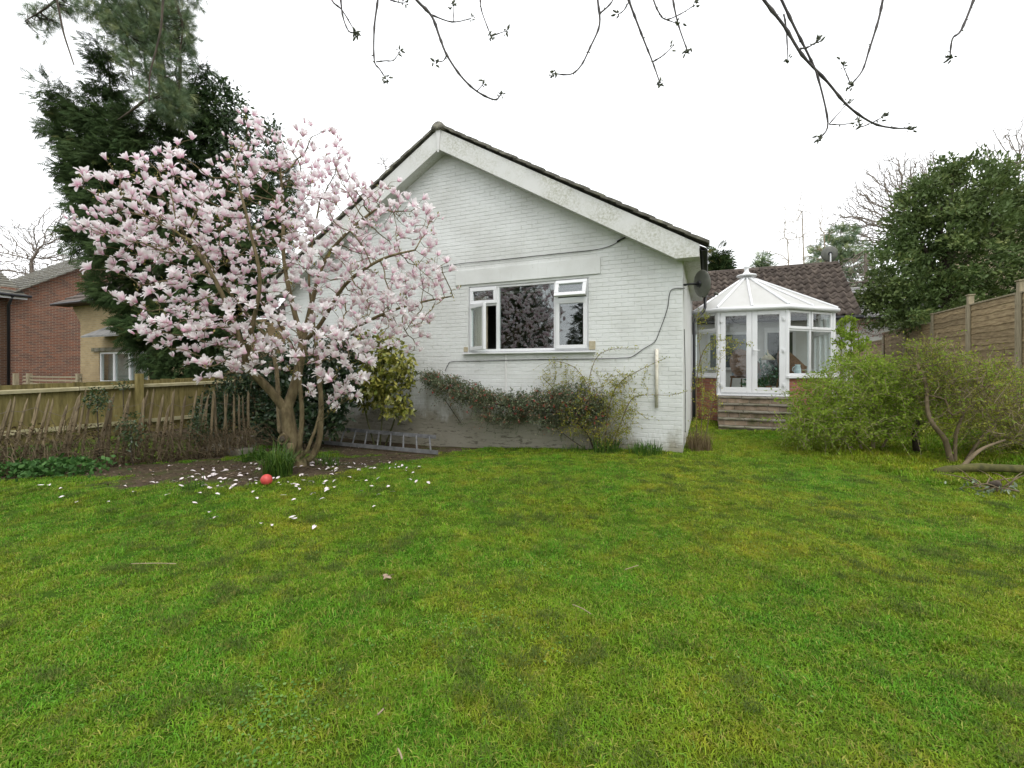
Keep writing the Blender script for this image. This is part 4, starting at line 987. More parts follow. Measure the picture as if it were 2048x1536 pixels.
def petalmat():
    m, t, b, o = new_mat('magnolia_petal'); a = t.nodes.new('ShaderNodeAttribute'); a.attribute_name = 'pk'
    g = t.nodes.new('ShaderNodeNewGeometry'); oi = t.nodes.new('ShaderNodeObjectInfo')
    out = ramp(t, a.outputs['Fac'], [(0, (.93, .88, .89)), (.28, (.91, .77, .82)), (.7, (.80, .47, .60)), (1, (.64, .26, .42))])
    inn = ramp(t, a.outputs['Fac'], [(0, (.90, .87, .87)), (.6, (.87, .81, .82)), (1, (.74, .58, .61))])
    c = mixc(t, g.outputs['Backfacing'], out, inn)
    c = mixc(t, mrange(t, oi.outputs['Random'], 0, 1, .0, .55), c, (.89, .86, .86))
    t.links.new(c, b.inputs['Base Color']); b.inputs['Roughness'].default_value = .55; b.inputs['Specular IOR Level'].default_value = .25
    tr = t.nodes.new('ShaderNodeBsdfTranslucent'); t.links.new(c, tr.inputs[0]); mx = t.nodes.new('ShaderNodeMixShader'); mx.inputs[0].default_value = .48
    t.links.new(b.outputs[0], mx.inputs[1]); t.links.new(tr.outputs[0], mx.inputs[2]); t.links.new(mx.outputs[0], o.inputs[0]); return m
M['petal'] = petalmat()
kinds = ['bud', 'bud', 'cup', 'cup', 'half', 'half', 'half', 'open', 'open', 'open']
fm = [flower(i, k) for i, k in enumerate(kinds)]
for me in fm: me.materials.append(M['petal'])
nch = np.zeros(len(mp_), int)
for q in mpar:
    if q >= 0: nch[q] += 1
tips = np.where(nch == 0)[0]
thin = np.where((nch == 1) & (mr_ < .0085))[0]
mrng.shuffle(thin); cand = np.concatenate([tips, thin[:1900]])
chosen = []
for i in cand:                              # keep blossoms apart
    p_ = mp_[i]
    if p_[2] < 1.0: continue
    if all((abs(p_-mp_[j]) > .058).any() for j in chosen): chosen.append(i)
chosen = np.array(chosen[:1650])
order = chosen[np.argsort(mp_[chosen][:, 1])]       # nearest first
fl_d, fl_k, fl_s = [], [], []
cen = P(520, 560, MY)
for i in order:
    d = mp_[i]-mp_[mpar[i]]; d = d/(np.linalg.norm(d)+1e-9); out = nrm(mp_[i]-cen)
    d = nrm(d*.5+np.array((0, 0, 1.0))+out*.3+mrng.normal(size=3)*.45); fl_d.append(d)
    hgt = (mp_[i][2]-1.5)/3.0; kw = mrng.random()+.25*(.5-hgt)
    fl_k.append(int(np.clip(kw*10, 0, 9))); fl_s.append(mrng.uniform(.70, 1.2))
bulk = {k: [] for k in range(10)}
for n_, i in enumerate(order):
    d = Vector(fl_d[n_]); q = d.to_track_quat('Z', 'Y'); 
    rz_ = mrng.uniform(0, 6.28)
    if n_ < 300:
        o = link('flower', fm[fl_k[n_]], None, mag, tuple(mp_[i])); o.rotation_mode = 'QUATERNION'
        o.rotation_quaternion = q @ Matrix.Rotation(rz_, 3, 'Z').to_quaternion(); o.scale = (fl_s[n_],)*3
    else: bulk[fl_k[n_]].append((mp_[i], np.array((q @ Matrix.Rotation(rz_, 3, 'Z').to_quaternion()).to_matrix()), fl_s[n_]))
Vs, Fs_, Ks, o_ = [], [], [], 0
for k, L in bulk.items():
    if not L: continue
    me = fm[k]; tv = np.zeros(len(me.vertices)*3); me.vertices.foreach_get('co', tv); tv = tv.reshape(-1, 3)
    tf = np.array([p.vertices[:] for p in me.polygons]); pk = np.zeros(len(tv), np.float32); me.attributes['pk'].data.foreach_get('value', pk)
    V, Fc = scatter(tv, tf, np.array([q[0] for q in L]), np.array([q[1] for q in L]), np.array([q[2] for q in L]))
    Vs.append(V); Fs_.append(Fc+o_); Ks.append(np.tile(pk, len(L))); o_ += len(V)
tag(link('blossom', np_mesh('blossom', np.concatenate(Vs), np.concatenate(Fs_), {'pk': np.concatenate(Ks)}, True), M['petal'], mag), kind='stuff')
# young yellow green leaves
sel = mrng.choice(np.concatenate([tips, thin]), 520)
q = np.repeat(mp_[sel], 3, 0)+mrng.normal(size=(1560, 3))*.02
M['lf_young'] = leafmat('young_magnolia_leaf', [(0, (.16, .16, .03)), (.5, (.26, .25, .06)), (1, (.34, .27, .10))], .5, .4)
link('young_leaves', leafmesh('young_leaves', q, mrng.normal(size=(1560, 3))*.6+(0, 0, .9), mrng.uniform(.025, .055, 1560), mrng, LEAF_V, LEAF_F), M['lf_young'], mag)

# ================================================================== GENERIC TREES AND SHRUBS
def shrub(name, label, cat, stems, ell, natt, step, dk, r0, bark, lf=None, nleaf=0, lsize=(.03, .05), seed=1, group=None, bias=(0, 0, .05), tV=DIA_V, tF=DIA_F, ldir=(0, 0, .4), near=None, rmax=.12, n=5, stem_r=None, spread=.03, iters=90, shell=.4, wood='trunk', fol='crown', jit=.2, parent=None, ex=2.4):
    rng = np.random.default_rng(seed); t = parent or thing(name, label, cat, group=group)
    S, sp = [], []; fixed = {}
    for si, st in enumerate(stems):
        pts = smooth_line([np.array(p, float) for p in st], 3); prev = -1
        for i, q in enumerate(pts):
            S.append(q); sp.append(prev); prev = len(S)-1
            if stem_r: fixed[prev] = stem_r[si % len(stem_r)]*(1-.55*i/len(pts))
    att, _, _, _ = in_ellipsoids(ell, natt, rng, shell)
    pos, par = colonize(S, sp, att, step, dk, iters, rng, bias=bias, jit=jit)
    r = radii(par, r0, ex, rmax, fixed)
    link(wood, branchmesh(wood, pos, par, r, n), bark, t)
    if lf is not None:
        ok = np.where(r < r0*3.2)[0]; i = rng.choice(ok, nleaf); u = rng.random((nleaf, 1))
        pp_ = np.where(par[i] >= 0, par[i], i); q = pos[i]*(1-u)+pos[pp_]*u+rng.normal(size=(nleaf, 3))*spread
        d = nrm(pos[i]-pos[pp_]+1e-6)*.5+rng.normal(size=(nleaf, 3))*.6+np.array(ldir)
        link(fol, leafmesh(fol, q, d, rng.uniform(*lsize, nleaf), rng, tV, tF), lf, t)
    return t, pos, par, r
def cloud(t, name, ell, n, size, lf, rng, tV=DIA_V, tF=DIA_F, droop=(0, 0, -.3), out=.9, shell=.3, rnd=.45, up=None, jitter=.08):
    p, d, rad, _ = in_ellipsoids(ell, n, rng, shell); p = p+rng.normal(size=p.shape)*jitter
    dd = d*out+np.array(droop)+rng.normal(size=d.shape)*rnd
    return link(name, leafmesh(name, p, dd, rng.uniform(*size, n), rng, tV, tF, up), lf, t)
def clumps(t, name, ell, nc, per, csize, size, lf, rng, tV, tF, droop=(0, 0, -.3), out=.9, shell=.25, rnd=.5, up=None):
    """foliage gathered into clumps so that light and dark masses show"""
    c, d, rad, _ = in_ellipsoids(ell, nc, rng, shell); cs = rng.uniform(*csize, nc)
    n = nc*per; i = np.repeat(np.arange(nc), per); o = nrm(rng.normal(size=(n, 3))); o = o+d[i]*.55; rr = rng.random((n, 1))**.45
    p = c[i]+o*rr*cs[i][:, None]*np.array((1, 1, .75))
    dd = nrm(o)*.6+d[i]*out*.6+np.array(droop)+rng.normal(size=(n, 3))*rnd
    R = rots(dd, rng, up=up); V, Fc = scatter(tV, tF, p, R, rng.uniform(*size, n)); r = np.clip(rng.random(nc)[i]*.6+rng.random(n)*.4, 0, 1)
    return link(name, np_mesh(name, V, Fc, {'rnd': np.repeat(r, len(tV))}), lf, t)
def EP(L, dyr=None):          # ellipsoids given as measured (x, y, rx, ry, depth, depth radius)
    out = []
    for x, y, rx, ry, Y, rY in L:
        p = P(x, y, Y); out.append((p[0], p[1], p[2], rx*Y/F, rY, ry*Y/F))
    return out
M['lf_cyp'] = leafmat('cypress_spray', [(0, (.020, .045, .018)), (.45, (.036, .074, .027)), (.85, (.062, .106, .034)), (1, (.11, .10, .036))], .8, .08, .05, big=(.9, (.040, .045, .015)))
M['lf_pine'] = leafmat('pine_needle', [(0, (.10, .155, .085)), (.6, (.17, .24, .125)), (1, (.27, .30, .13))], .5, .15, .3)
M['lf_ivy'] = leafmat('ivy_leaf', [(0, (.022, .045, .014)), (.6, (.04, .078, .024)), (1, (.08, .12, .045))], .35, .1, .5)
M['lf_holly'] = leafmat('holly_leaf', [(0, (.058, .105, .036)), (.5, (.095, .165, .055)), (.85, (.16, .225, .07)), (1, (.27, .29, .10))], .5, .2, .25, big=(.7, (.10, .115, .03)))
M['lf_dark'] = leafmat('dark_evergreen_leaf', [(0, (.018, .036, .016)), (.6, (.03, .058, .024)), (1, (.06, .09, .035))], .4, .1, .4)
M['lf_spir'] = leafmat('spring_green_leaf', [(0, (.14, .27, .03)), (.5, (.225, .37, .045)), (1, (.34, .44, .075))], .65, .45, .1, big=(1.6, (.21, .25, .03)))
M['lf_spir2'] = leafmat('dull_spring_leaf', [(0, (.17, .20, .03)), (.5, (.26, .29, .05)), (1, (.37, .37, .06))], .65, .4, .1)
M['lf_rose'] = leafmat('rose_leaf', [(0, (.18, .22, .03)), (.5, (.29, .32, .05)), (1, (.46, .39, .07))], .55, .4, .15)
M['lf_coto'] = leafmat('cotoneaster_leaf', [(0, (.07, .10, .05)), (.5, (.13, .17, .09)), (.84, (.22, .24, .14)), (1, (.32, .13, .085))], .5, .15, .3)
M['lf_laurel'] = leafmat('spotted_laurel_leaf', [(0, (.10, .13, .02)), (.5, (.22, .23, .04)), (1, (.36, .34, .08))], .3, .15, .5)
M['lf_blade'] = leafmat('strap_leaf', [(0, (.035, .085, .012)), (.6, (.065, .14, .018)), (1, (.12, .19, .035))], .45, .25, .35)
# flat drooping cypress spray
sv, sf = [], []
for k in range(-4, 5):
    t0 = .5-.11*abs(k); L_ = .50*(1-.05*abs(k)); an = k*.17+(.25 if k > 0 else -.25 if k < 0 else 0)
    b0_ = np.array((0, t0+.05, 0)); d_ = np.array((math.sin(an), math.cos(an), -.12*abs(k))); w_ = np.array((.042*math.cos(an), -.042*math.sin(an), .014))
    o = len(sv); sv += [tuple(b0_-w_*.4), tuple(b0_+d_*L_*.5+w_), tuple(b0_+d_*L_), tuple(b0_+d_*L_*.5-w_)]; sf += [(o, o+1, o+2), (o, o+2, o+3)]
SPR_V, SPR_F = sv, sf
sv, sf = [], []
nr = random.Random(6)
for k in range(26):
    an = nr.uniform(0, 6.28); el_ = nr.uniform(.15, 1.15); b0_ = np.array((0, nr.uniform(0, .45), 0)); d_ = np.array((math.sin(el_)*math.cos(an), math.cos(el_), math.sin(el_)*math.sin(an)))*nr.uniform(.7, 1.0)
    w_ = np.cross(d_, (.3, .5, .8)); w_ = w_/np.linalg.norm(w_)*.016; o = len(sv); sv += [tuple(b0_-w_), tuple(b0_+w_), tuple(b0_+d_)]; sf.append((o, o+1, o+2))
NDL_V, NDL_F = sv, sf

# --- big dark cypress behind the left fence
trg = np.random.default_rng(31)
cy = thing('cypress_tree', 'tall dark green cypress behind the magnolia and left fence', 'tree')
CYY = 12.3
E = EP([(330, 510, 105, 190, CYY, 1.5), (262, 345, 92, 110, CYY, 1.3), (150, 222, 36, 20, CYY, .4), (112, 190, 18, 11, CYY, .25), (122, 210, 22, 10, CYY, .25), (212, 120, 14, 38, CYY, .25), (210, 175, 24, 40, CYY, .35), (205, 250, 55, 50, CYY, .7), (330, 300, 80, 90, CYY, 1.1),
        (395, 240, 24, 75, CYY, .5), (400, 165, 7, 45, CYY, .15), (365, 670, 80, 70, CYY, 1.2), (440, 560, 90, 160, CYY, 1.2), (165, 285, 44, 22, CYY, .5), (130, 262, 24, 12, CYY, .3), (178, 330, 46, 24, CYY, .5), (190, 395, 34, 34, CYY, .6), (150, 348, 16, 10, CYY, .3), (140, 345, 10, 7, CYY, .2), (195, 470, 32, 50, CYY, .5), (240, 560, 44, 50, CYY, .6), (290, 650, 40, 40, CYY, .6), (500, 470, 66, 140, CYY+.4, 1.1), (375, 735, 40, 25, CYY-.3, .7), (560, 380, 26, 75, CYY+.6, .6), (290, 430, 100, 90, CYY, 1.3)])
clumps(cy, 'crown', E, 1500, 36, (.12, .32), (.13, .26), M['lf_cyp'], trg, SPR_V, SPR_F, (0, -.1, -.5), .9, .3, .45, up=(0, -1, .6))
bp = P(330, 800, CYY); tpt = P(212, 90, CYY); 
MB().tube([(bp[0], bp[1], 0), P(300, 600, CYY), P(255, 400, CYY), P(225, 220, CYY), tpt], [.24, .2, .12, .035, .006], 8).build('trunk', M['bark_dark'], cy, True)
for x0, y0_, x1, y1_ in ((250, 380, 130, 190), (245, 330, 150, 225), (280, 500, 165, 480), (300, 420, 400, 130), (255, 300, 330, 190)):
    MB().tube(smooth_line([P(x0, y0_, CYY), P((x0+x1)/2, (y0_+y1_)/2+14, CYY-.2), P(x1, y1_, CYY)], 4), list(np.linspace(.06, .012, 9)), 6).build('limb', M['bark_dark'], cy, True)
# --- ivy covered tree to its right
iv = thing('ivy_clad_tree', 'rounded ivy covered tree top right of the cypress spire', 'tree')
E = EP([(450, 260, 50, 95, 12.9, .8), (430, 210, 38, 50, 12.9, .6), (470, 330, 40, 90, 12.9, .7), (540, 270, 16, 26, 13.2, .3), (455, 520, 60, 180, 13.2, .6)])
cloud(iv, 'crown', E, 7500, (.09, .17), M['lf_ivy'], trg, LEAF_V, LEAF_F, (0, -.3, -.4), .8, .2, .5)
bp = P(455, 800, 13.2); MB().tube([(bp[0], bp[1], 0), P(455, 500, 13.2), P(450, 220, 13)], [.2, .16, .05], 8).build('trunk', M['bark_dark'], iv, True)
# --- pine hanging in from above
pi = thing('pine_tree', 'long needled pine with branches drooping in from the top left', 'tree')
PY = 11.2
stems = [smooth_line([P(420, 820, PY+2.2)*np.array((1, 1, 0)), P(385, 500, PY+2.0), P(335, 220, PY+1.6), P(308, 0, PY+1.0), P(305, -420, PY+.3)], 3)]
MB().tube(stems[0], list(np.linspace(.16, .07, len(stems[0]))), 9).build('trunk', M['bark_dark'], pi, True)
lim = [[(335, -60), (300, 40), (290, 130), (320, 215)], [(330, -160), (230, -40), (200, 30), (215, 70)], [(320, -100), (350, 0), (365, 60), (350, 150)], [(325, -140), (170, -50), (100, 10), (50, 42)], [(335, -60), (270, 20), (250, 60), (270, 170)], [(340, -30), (360, 130), (350, 210), (330, 235)], [(360, 175), (300, 196), (262, 222), (235, 240)]]
tp = []
for li, l in enumerate(lim):
    s_ = smooth_line([P(x, y, PY+.3*math.sin(li*1.7)+(.8 if k == 0 else 0)) for k, (x, y) in enumerate(l)], 6); MB().tube(s_, list(np.linspace(.055, .01, len(s_))), 6).build('limb', M['bark_dark'], pi, True); tp += s_[5:]
E = EP([(300, 40, 80, 60, PY, .8), (310, 110, 62, 60, PY, .7), (330, 190, 46, 46, PY, .6), (340, 50, 45, 50, PY, .6), (220, 20, 55, 32, PY, .6), (250, 70, 40, 30, PY, .5), (350, 215, 28, 30, PY, .4), (310, -60, 100, 70, PY, .9), (140, 10, 50, 20, PY, .4), (85, 35, 32, 22, PY, .3), (90, 68, 14, 8, PY, .2)])
p, d, rad, _ = in_ellipsoids(E[:8], 2600, trg, .45); p2, d2, _, _ = in_ellipsoids(E[8:], 150, trg, .6)
p = np.concatenate([p, p2]); d = np.concatenate([d, d2])
link('crown', leafmesh('crown', p, d*.7+(0, 0, -.15)+trg.normal(size=d.shape)*.5, trg.uniform(.17, .27, len(p)), trg, NDL_V, NDL_F), M['lf_pine'], pi)
q = np.array([p_ for p_ in p[trg.choice(len(p), 260)]]); tw = MB()
tpa = np.array(tp)
for c_ in q:
    k = np.argmin(((tpa-c_)**2).sum(1)); tw.tube([tpa[k], (tpa[k]+c_)/2+np.array((0, 0, -.06)), c_], [.012, .009, .006], 4, False)
for c_ in p2[:60]:
    k = np.argmin(((tpa-c_)**2).sum(1)); tw.tube([tpa[k], (tpa[k]+c_)/2+np.array((0, 0, -.04)), c_], [.009, .007, .005], 4, False)
tag(tw.build('twigs', M['bark_dark'], pi), kind='stuff')
for l in ([(112, -140), (112, -20), (118, 20), (127, 65), (138, 100), (148, 130)], [(335, -120), (326, 0), (322, 55), (312, 100), (300, 150), (298, 205)]):
    s_ = smooth_line([P(x, y, 8.2) for x, y in l], 4); MB().tube(s_, list(np.linspace(.022, .009, len(s_))), 6).build('hanging_branch', M['bark_dark'], pi, True)
MB().tube(smooth_line([P(330, -420, PY), P(330, -300, 9.5), P(334, -120, 8.2)], 5), .05, 6).build('limb', M['bark_dark'], pi, True)
MB().tube(smooth_line([P(330, -300, 9.5), P(220, -230, 8.8), P(112, -140, 8.2)], 5), .04, 6).build('limb', M['bark_dark'], pi, True)

# --- bare and distant trees
def bare(label, x, ybase, ytop, Y, ell, natt, seed, r0=.012, step=.45, dk=.6, bark='bark_grey', group=None, name='bare_tree', trunk_r=.22, dirs=None):
    b_ = P(x, ybase, Y); b_[2] = 0.0; top = P(x+3, ytop, Y)
    st = [b_, (b_+top)/2+np.array((.15, 0, 0)), top]
    return shrub(name, label, 'tree', [st], EP(ell), natt, step, dk, r0, M[bark], None, seed=seed, bias=(0, 0, .12), rmax=.4, stem_r=[trunk_r], n=4, iters=80, shell=.5, group=group, ex=3.1)
bare('large bare fan shaped tree behind the glossy evergreen on the right', 1830, 640, 470, 34, [(1790, 400, 85, 95, 34, 3.0), (1735, 440, 65, 75, 34, 2.5), (1690, 475, 50, 50, 34, 2), (1840, 350, 60, 45, 34, 2.5)], 7000, 41, .016, .26, .30)
bare('bare dark limbed tree at the upper right edge', 2045, 600, 400, 30, [(2010, 300, 60, 50, 30, 2.5), (1985, 370, 60, 40, 30, 2), (2060, 270, 50, 40, 30, 2)], 900, 42, .015, .26, .36)
for k, (x, yt, yb) in enumerate(((1572, 420, 540), (1601, 362, 530), (1645, 405, 530))):
    bare(['leftmost thin pale birch stem behind the pantile ridge', 'tall central thin birch stem behind the pantile ridge', 'rightmost thin birch stem beside the ridge dish'][k], x, 600, yt+60, 21, [(x, (yt+yb)/2-10, 26, 75, 21, .6), (x-12, yt+90, 40, 40, 21, .5)], 330, 50+k, .007, .14, .18, 'twig_pale', 'thin birches behind the pantile roof', 'birch_tree', .03)
bare('bare pale twiggy tree behind the red brick house roof', 60, 640, 520, 32, [(70, 500, 90, 60, 32, 3), (150, 470, 60, 70, 32, 2.5), (0, 540, 60, 30, 32, 2), (120, 540, 90, 35, 32, 2.5)], 4200, 61, .012, .24, .27, 'bark_grey', trunk_r=.10)
bare('small bare tree top just behind the left roof slope', 770, 520, 345, 24, [(768, 322, 22, 20, 24, .6)], 220, 62, .008, .12, .16)
def conifer(label, x, ytop, ybot, w, Y, seed, cm='lf_cyp', n=900, name='conifer_tree', layers=None, sz=(.4, .8)):
    rng = np.random.default_rng(seed); t = thing(name, label, 'tree'); L = layers or [(x, ytop+(ybot-ytop)*f, w*(.18+.82*f)*.7, (ybot-ytop)*.17, Y, w*(.2+.8*f)*Y/F*.6) for f in np.linspace(.05, 1, 8)]
    cloud(t, 'crown', EP(L), n, sz, M[cm], rng, SPR_V, SPR_F, (0, 0, -.15), .9, .35, .4)
    b_ = P(x, ybot+60, Y); MB().tube([(b_[0], b_[1], 0), P(x, (ytop+ybot)/2, Y), P(x, ytop+5, Y)], [.15, .1, .02], 7).build('trunk', M['bark_dark'], t, True)
conifer('small pointed conifer between the gutter and the conservatory roof', 1436, 502, 580, 34, 24, 71, n=800)
conifer('thin pointed conifer left of the birches above the pantile ridge', 1524, 508, 570, 17, 26, 72, 'lf_pine', n=260)
conifer('dark spreading pine behind the ridge satellite dish', 1682, 455, 600, 60, 30, 74, 'lf_pine', 1500, 'distant_pine', [(1682, 470, 24, 14, 30, .8), (1665, 492, 34, 12, 30, 1), (1700, 500, 36, 16, 30, 1), (1650, 515, 30, 12, 30, 1), (1690, 530, 50, 18, 30, 1.2), (1720, 560, 45, 24, 30, 1.2)], (.35, .6))
# --- glossy evergreen beyond the right fence
ho = thing('holly_tree', 'big glossy green evergreen overhanging the right fence', 'tree')
HY = 13.6; hr = np.random.default_rng(81)
E = EP([(1905, 505, 125, 110, HY, 2.0), (1890, 420, 72, 75, HY, 1.5), (1930, 385, 68, 55, HY, 1.3), (1965, 510, 90, 125, HY, 1.6), (1815, 575, 58, 52, HY, 1.2), (1860, 600, 95, 40, HY, 1.4), (1768, 545, 26, 36, HY, .7), (1765, 590, 30, 30, HY, .7), (1888, 345, 14, 26, HY, .35), (1915, 340, 12, 20, HY, .3), (1948, 328, 20, 20, HY, .4), (1995, 410, 40, 50, HY, .8), (1838, 490, 42, 60, HY, 1.0), (1825, 440, 24, 36, HY, .6), (1845, 385, 30, 30, HY, .6), (2030, 500, 50, 90, HY, 1.2), (1790, 632, 50, 18, HY-.3, .9), (1850, 640, 60, 14, HY-.3, .9)])
clumps(ho, 'crown', E, 1000, 36, (.14, .32), (.09, .16), M['lf_holly'], hr, LEAF_V, LEAF_F, (0, -.1, .25), .8, .3, .6)
b_ = P(1900, 760, HY); MB().tube([(b_[0], b_[1], .0), P(1895, 620, HY), P(1900, 480, HY), P(1905, 350, HY)], [.2, .16, .1, .03], 8).build('trunk', M['bark_dark'], ho, True)
for x, y in ((1780, 580), (1830, 450), (1940, 340), (1880, 350), (2000, 430), (1860, 610)):
    MB().tube([P(1897, 590, HY), (P(1897, 590, HY)+P(x, y, HY))/2+np.array((0, .1, .1)), P(x, y, HY)], [.07, .05, .015], 6).build('limb', M['bark_dark'], ho, True)
# --- woodland behind everything, beyond the roofs on the right
wr_ = np.random.default_rng(83); wd = thing('bare_tree', 'hazy bare brown tree filling the gap right of the pantile verge', 'tree')
shrub('x', 'x', 'x', [[P(1735, 640, 26)*np.array((1, 1, 0)), P(1732, 560, 26), P(1730, 500, 26)]], EP([(1720, 545, 45, 45, 26, 1.5), (1740, 600, 40, 40, 26, 1.5)]), 2000, .18, .2, .011, M['bark_grey'], seed=84, stem_r=[.14], n=4, parent=wd)

# ================================================================== SHRUBS
def gp(x, y, Y): p = P(x, y, Y); p[2] = G(p[0], p[1])-.03; return p
# big fresh green shrub in front of the conservatory
SY = 7.7
E1 = E = EP([(1740, 790, 125, 75, SY, 1.0), (1650, 810, 70, 62, SY, .8), (1620, 840, 50, 40, SY-.2, .6), (1720, 735, 60, 36, SY+.1, .7), (1830, 770, 75, 60, SY, .8), (1690, 860, 80, 30, SY-.3, .6), (1770, 850, 70, 34, SY-.2, .6), (1590, 865, 30, 22, SY-.3, .4)])
st = [[gp(1725, 880, SY), P(1700, 830, SY), P(1670, 780, SY)], [gp(1745, 885, SY), P(1750, 820, SY), P(1740, 740, SY)], [gp(1760, 880, SY), P(1800, 830, SY), P(1830, 780, SY+.1)], [gp(1715, 885, SY-.1), P(1660, 860, SY-.2), P(1620, 840, SY-.3)]]
sp1 = shrub('spring_shrub', 'wide bright green leafing shrub beside the conservatory steps', 'shrub', st, E, 1500, .075, .10, .0028, M['twig_pale'], M['lf_spir'], 12500, (.028, .055), 91, stem_r=[.022, .03, .022], spread=.03, shell=.45, fol='foliage', wood='stems')
MB().tube([gp(1835, 885, 7.4), P(1830, 865, 7.4), P(1835, 836, 7.4)], [.055, .05, .035], 8).build('cut_stump', M['bark_dark'], sp1[0], True)
# twiggier shrub at the right edge with leaning trunk
SY2 = 6.7
E2 = E = EP([(1960, 810, 95, 85, SY2, .9), (1900, 760, 75, 75, SY2+.2, .8), (1860, 730, 50, 34, SY2+.4, .6), (2030, 860, 60, 70, SY2, .7), (1960, 750, 60, 26, SY2+.3, .6), (2060, 820, 60, 70, SY2+.2, .7), (1850, 690, 36, 12, SY2+.4, .4)])
st = [[gp(1903, 912, SY2), P(1890, 880, SY2), P(1868, 852, SY2), P(1855, 820, SY2+.1), P(1852, 770, SY2+.2), P(1835, 730, SY2+.3)], [gp(1910, 912, SY2), P(1912, 870, SY2), P(1930, 820, SY2)], [gp(1925, 915, SY2), P(1960, 880, SY2), P(2000, 830, SY2)], [P(1852, 790, SY2+.15), P(1890, 800, SY2+.1), P(1905, 830, SY2), P(1960, 800, SY2-.1)]]
sp2 = shrub('twiggy_shrub', 'half bare twiggy shrub with leaning trunk before the lap fence', 'shrub', st, E, 1300, .08, .105, .0030, M['twig'], M['lf_spir2'], 5200, (.02, .042), 92, stem_r=[.042, .03, .02, .016], spread=.03, fol='foliage', wood='stems', rmax=.06)
# fresh tips on its upper left side
rg = np.random.default_rng(93); q, d, _, _ = in_ellipsoids(EP([(1860, 690, 60, 40, SY2+.4, .5), (1940, 690, 50, 16, SY2+.3, .4), (1900, 730, 60, 40, SY2+.2, .5)]), 1500, rg, .6)
ok = sp2[1][sp2[3] < .008]; ok = ok[ok[:, 2] > 1.35]
if len(ok): q = ok[rg.choice(len(ok), 1500)]+rg.normal(size=(1500, 3))*.035
link('foliage', leafmesh('foliage', q, rg.normal(size=(1500, 3))*.7+(0, 0, .4), rg.uniform(.022, .045, 1500), rg), M['lf_spir'], sp2[0])
# pink budded shrub by the far white house
st = [[gp(1720, 760, 13.5), P(1718, 700, 13.5), P(1715, 660, 13.5)]]
rs = shrub('budding_shrub', 'pink budded thin shrub before the distant white wall', 'shrub', st, EP([(1720, 660, 45, 30, 13.5, .6), (1740, 680, 40, 24, 13.5, .5)]), 260, .12, .15, .004, M['twig'], leafmat('pink_bud', [(0, (.30, .09, .10)), (1, (.48, .24, .25))], .6, .2), 420, (.03, .055), 94, fol='buds', wood='stems', stem_r=[.02])
st = [[gp(1678, 820, 10.2), P(1682, 720, 10.2), P(1684, 650, 10.2)], [gp(1690, 820, 10.2), P(1700, 720, 10.2), P(1706, 660, 10.2)]]
shrub('leafy_climber', 'green leafing climber at the right corner of the conservatory', 'shrub', st, EP([(1690, 680, 24, 50, 10.2, .3), (1700, 640, 18, 14, 10.2, .25), (1712, 690, 26, 26, 10.2, .3)]), 220, .1, .13, .004, M['twig'], M['lf_spir'], 1500, (.05, .09), 95, fol='foliage', wood='stems', stem_r=[.012])

def fill(t, E, n, size, lf, seed, shell=.6, tV=DIA_V, tF=DIA_F, wall=False, ldir=(0, -.2, .3)):
    rng = np.random.default_rng(seed); p, d, _, _ = in_ellipsoids(E, n, rng, shell); p = p+rng.normal(size=p.shape)*.03
    # thin it into sprays: keep leaves where a clumping noise is high
    k = vnoise(p[:, 0]+p[:, 2]*.7, p[:, 1]+p[:, 2]*1.3, .16, seed % 13)+.5*vnoise(p[:, 0]*1.3-p[:, 2], p[:, 1]+p[:, 2], .07, 3); ok = k > .55
    ok &= p[:, 2] > gz(p[:, 0], p[:, 1])+.03
    if wall: ok &= (p[:, 0]*SA+p[:, 1]*CA) < 7.965
    p, d = p[ok], d[ok]
    return link('foliage', leafmesh('foliage', p, d*.4+np.array(ldir)+rng.normal(size=p.shape)*.6, rng.uniform(*size, len(p)), rng, tV, tF), lf, t)
def sprigs(t, E, n, L, r, m, seed, up=.5, wall=False):
    rng = np.random.default_rng(seed); p, d, _, _ = in_ellipsoids(E, n, rng, .6); mb = MB()
    for i in range(n):
        if wall and (p[i, 0]*SA+p[i, 1]*CA) > 7.93: continue
        if p[i, 2] < G(p[i, 0], p[i, 1])+.06: continue
        v = nrm(d[i]*.5+rng.normal(size=3)*.6+np.array((0, 0, up)))*rng.uniform(*L); w = rng.normal(size=3)*.18*np.linalg.norm(v)
        mb.tube([p[i]-v*.5, p[i]+w*.5, p[i]+v*.5], [r, r*.8, r*.4], 3, False)
    return tag(mb.build('twigs', m, t), kind='stuff')
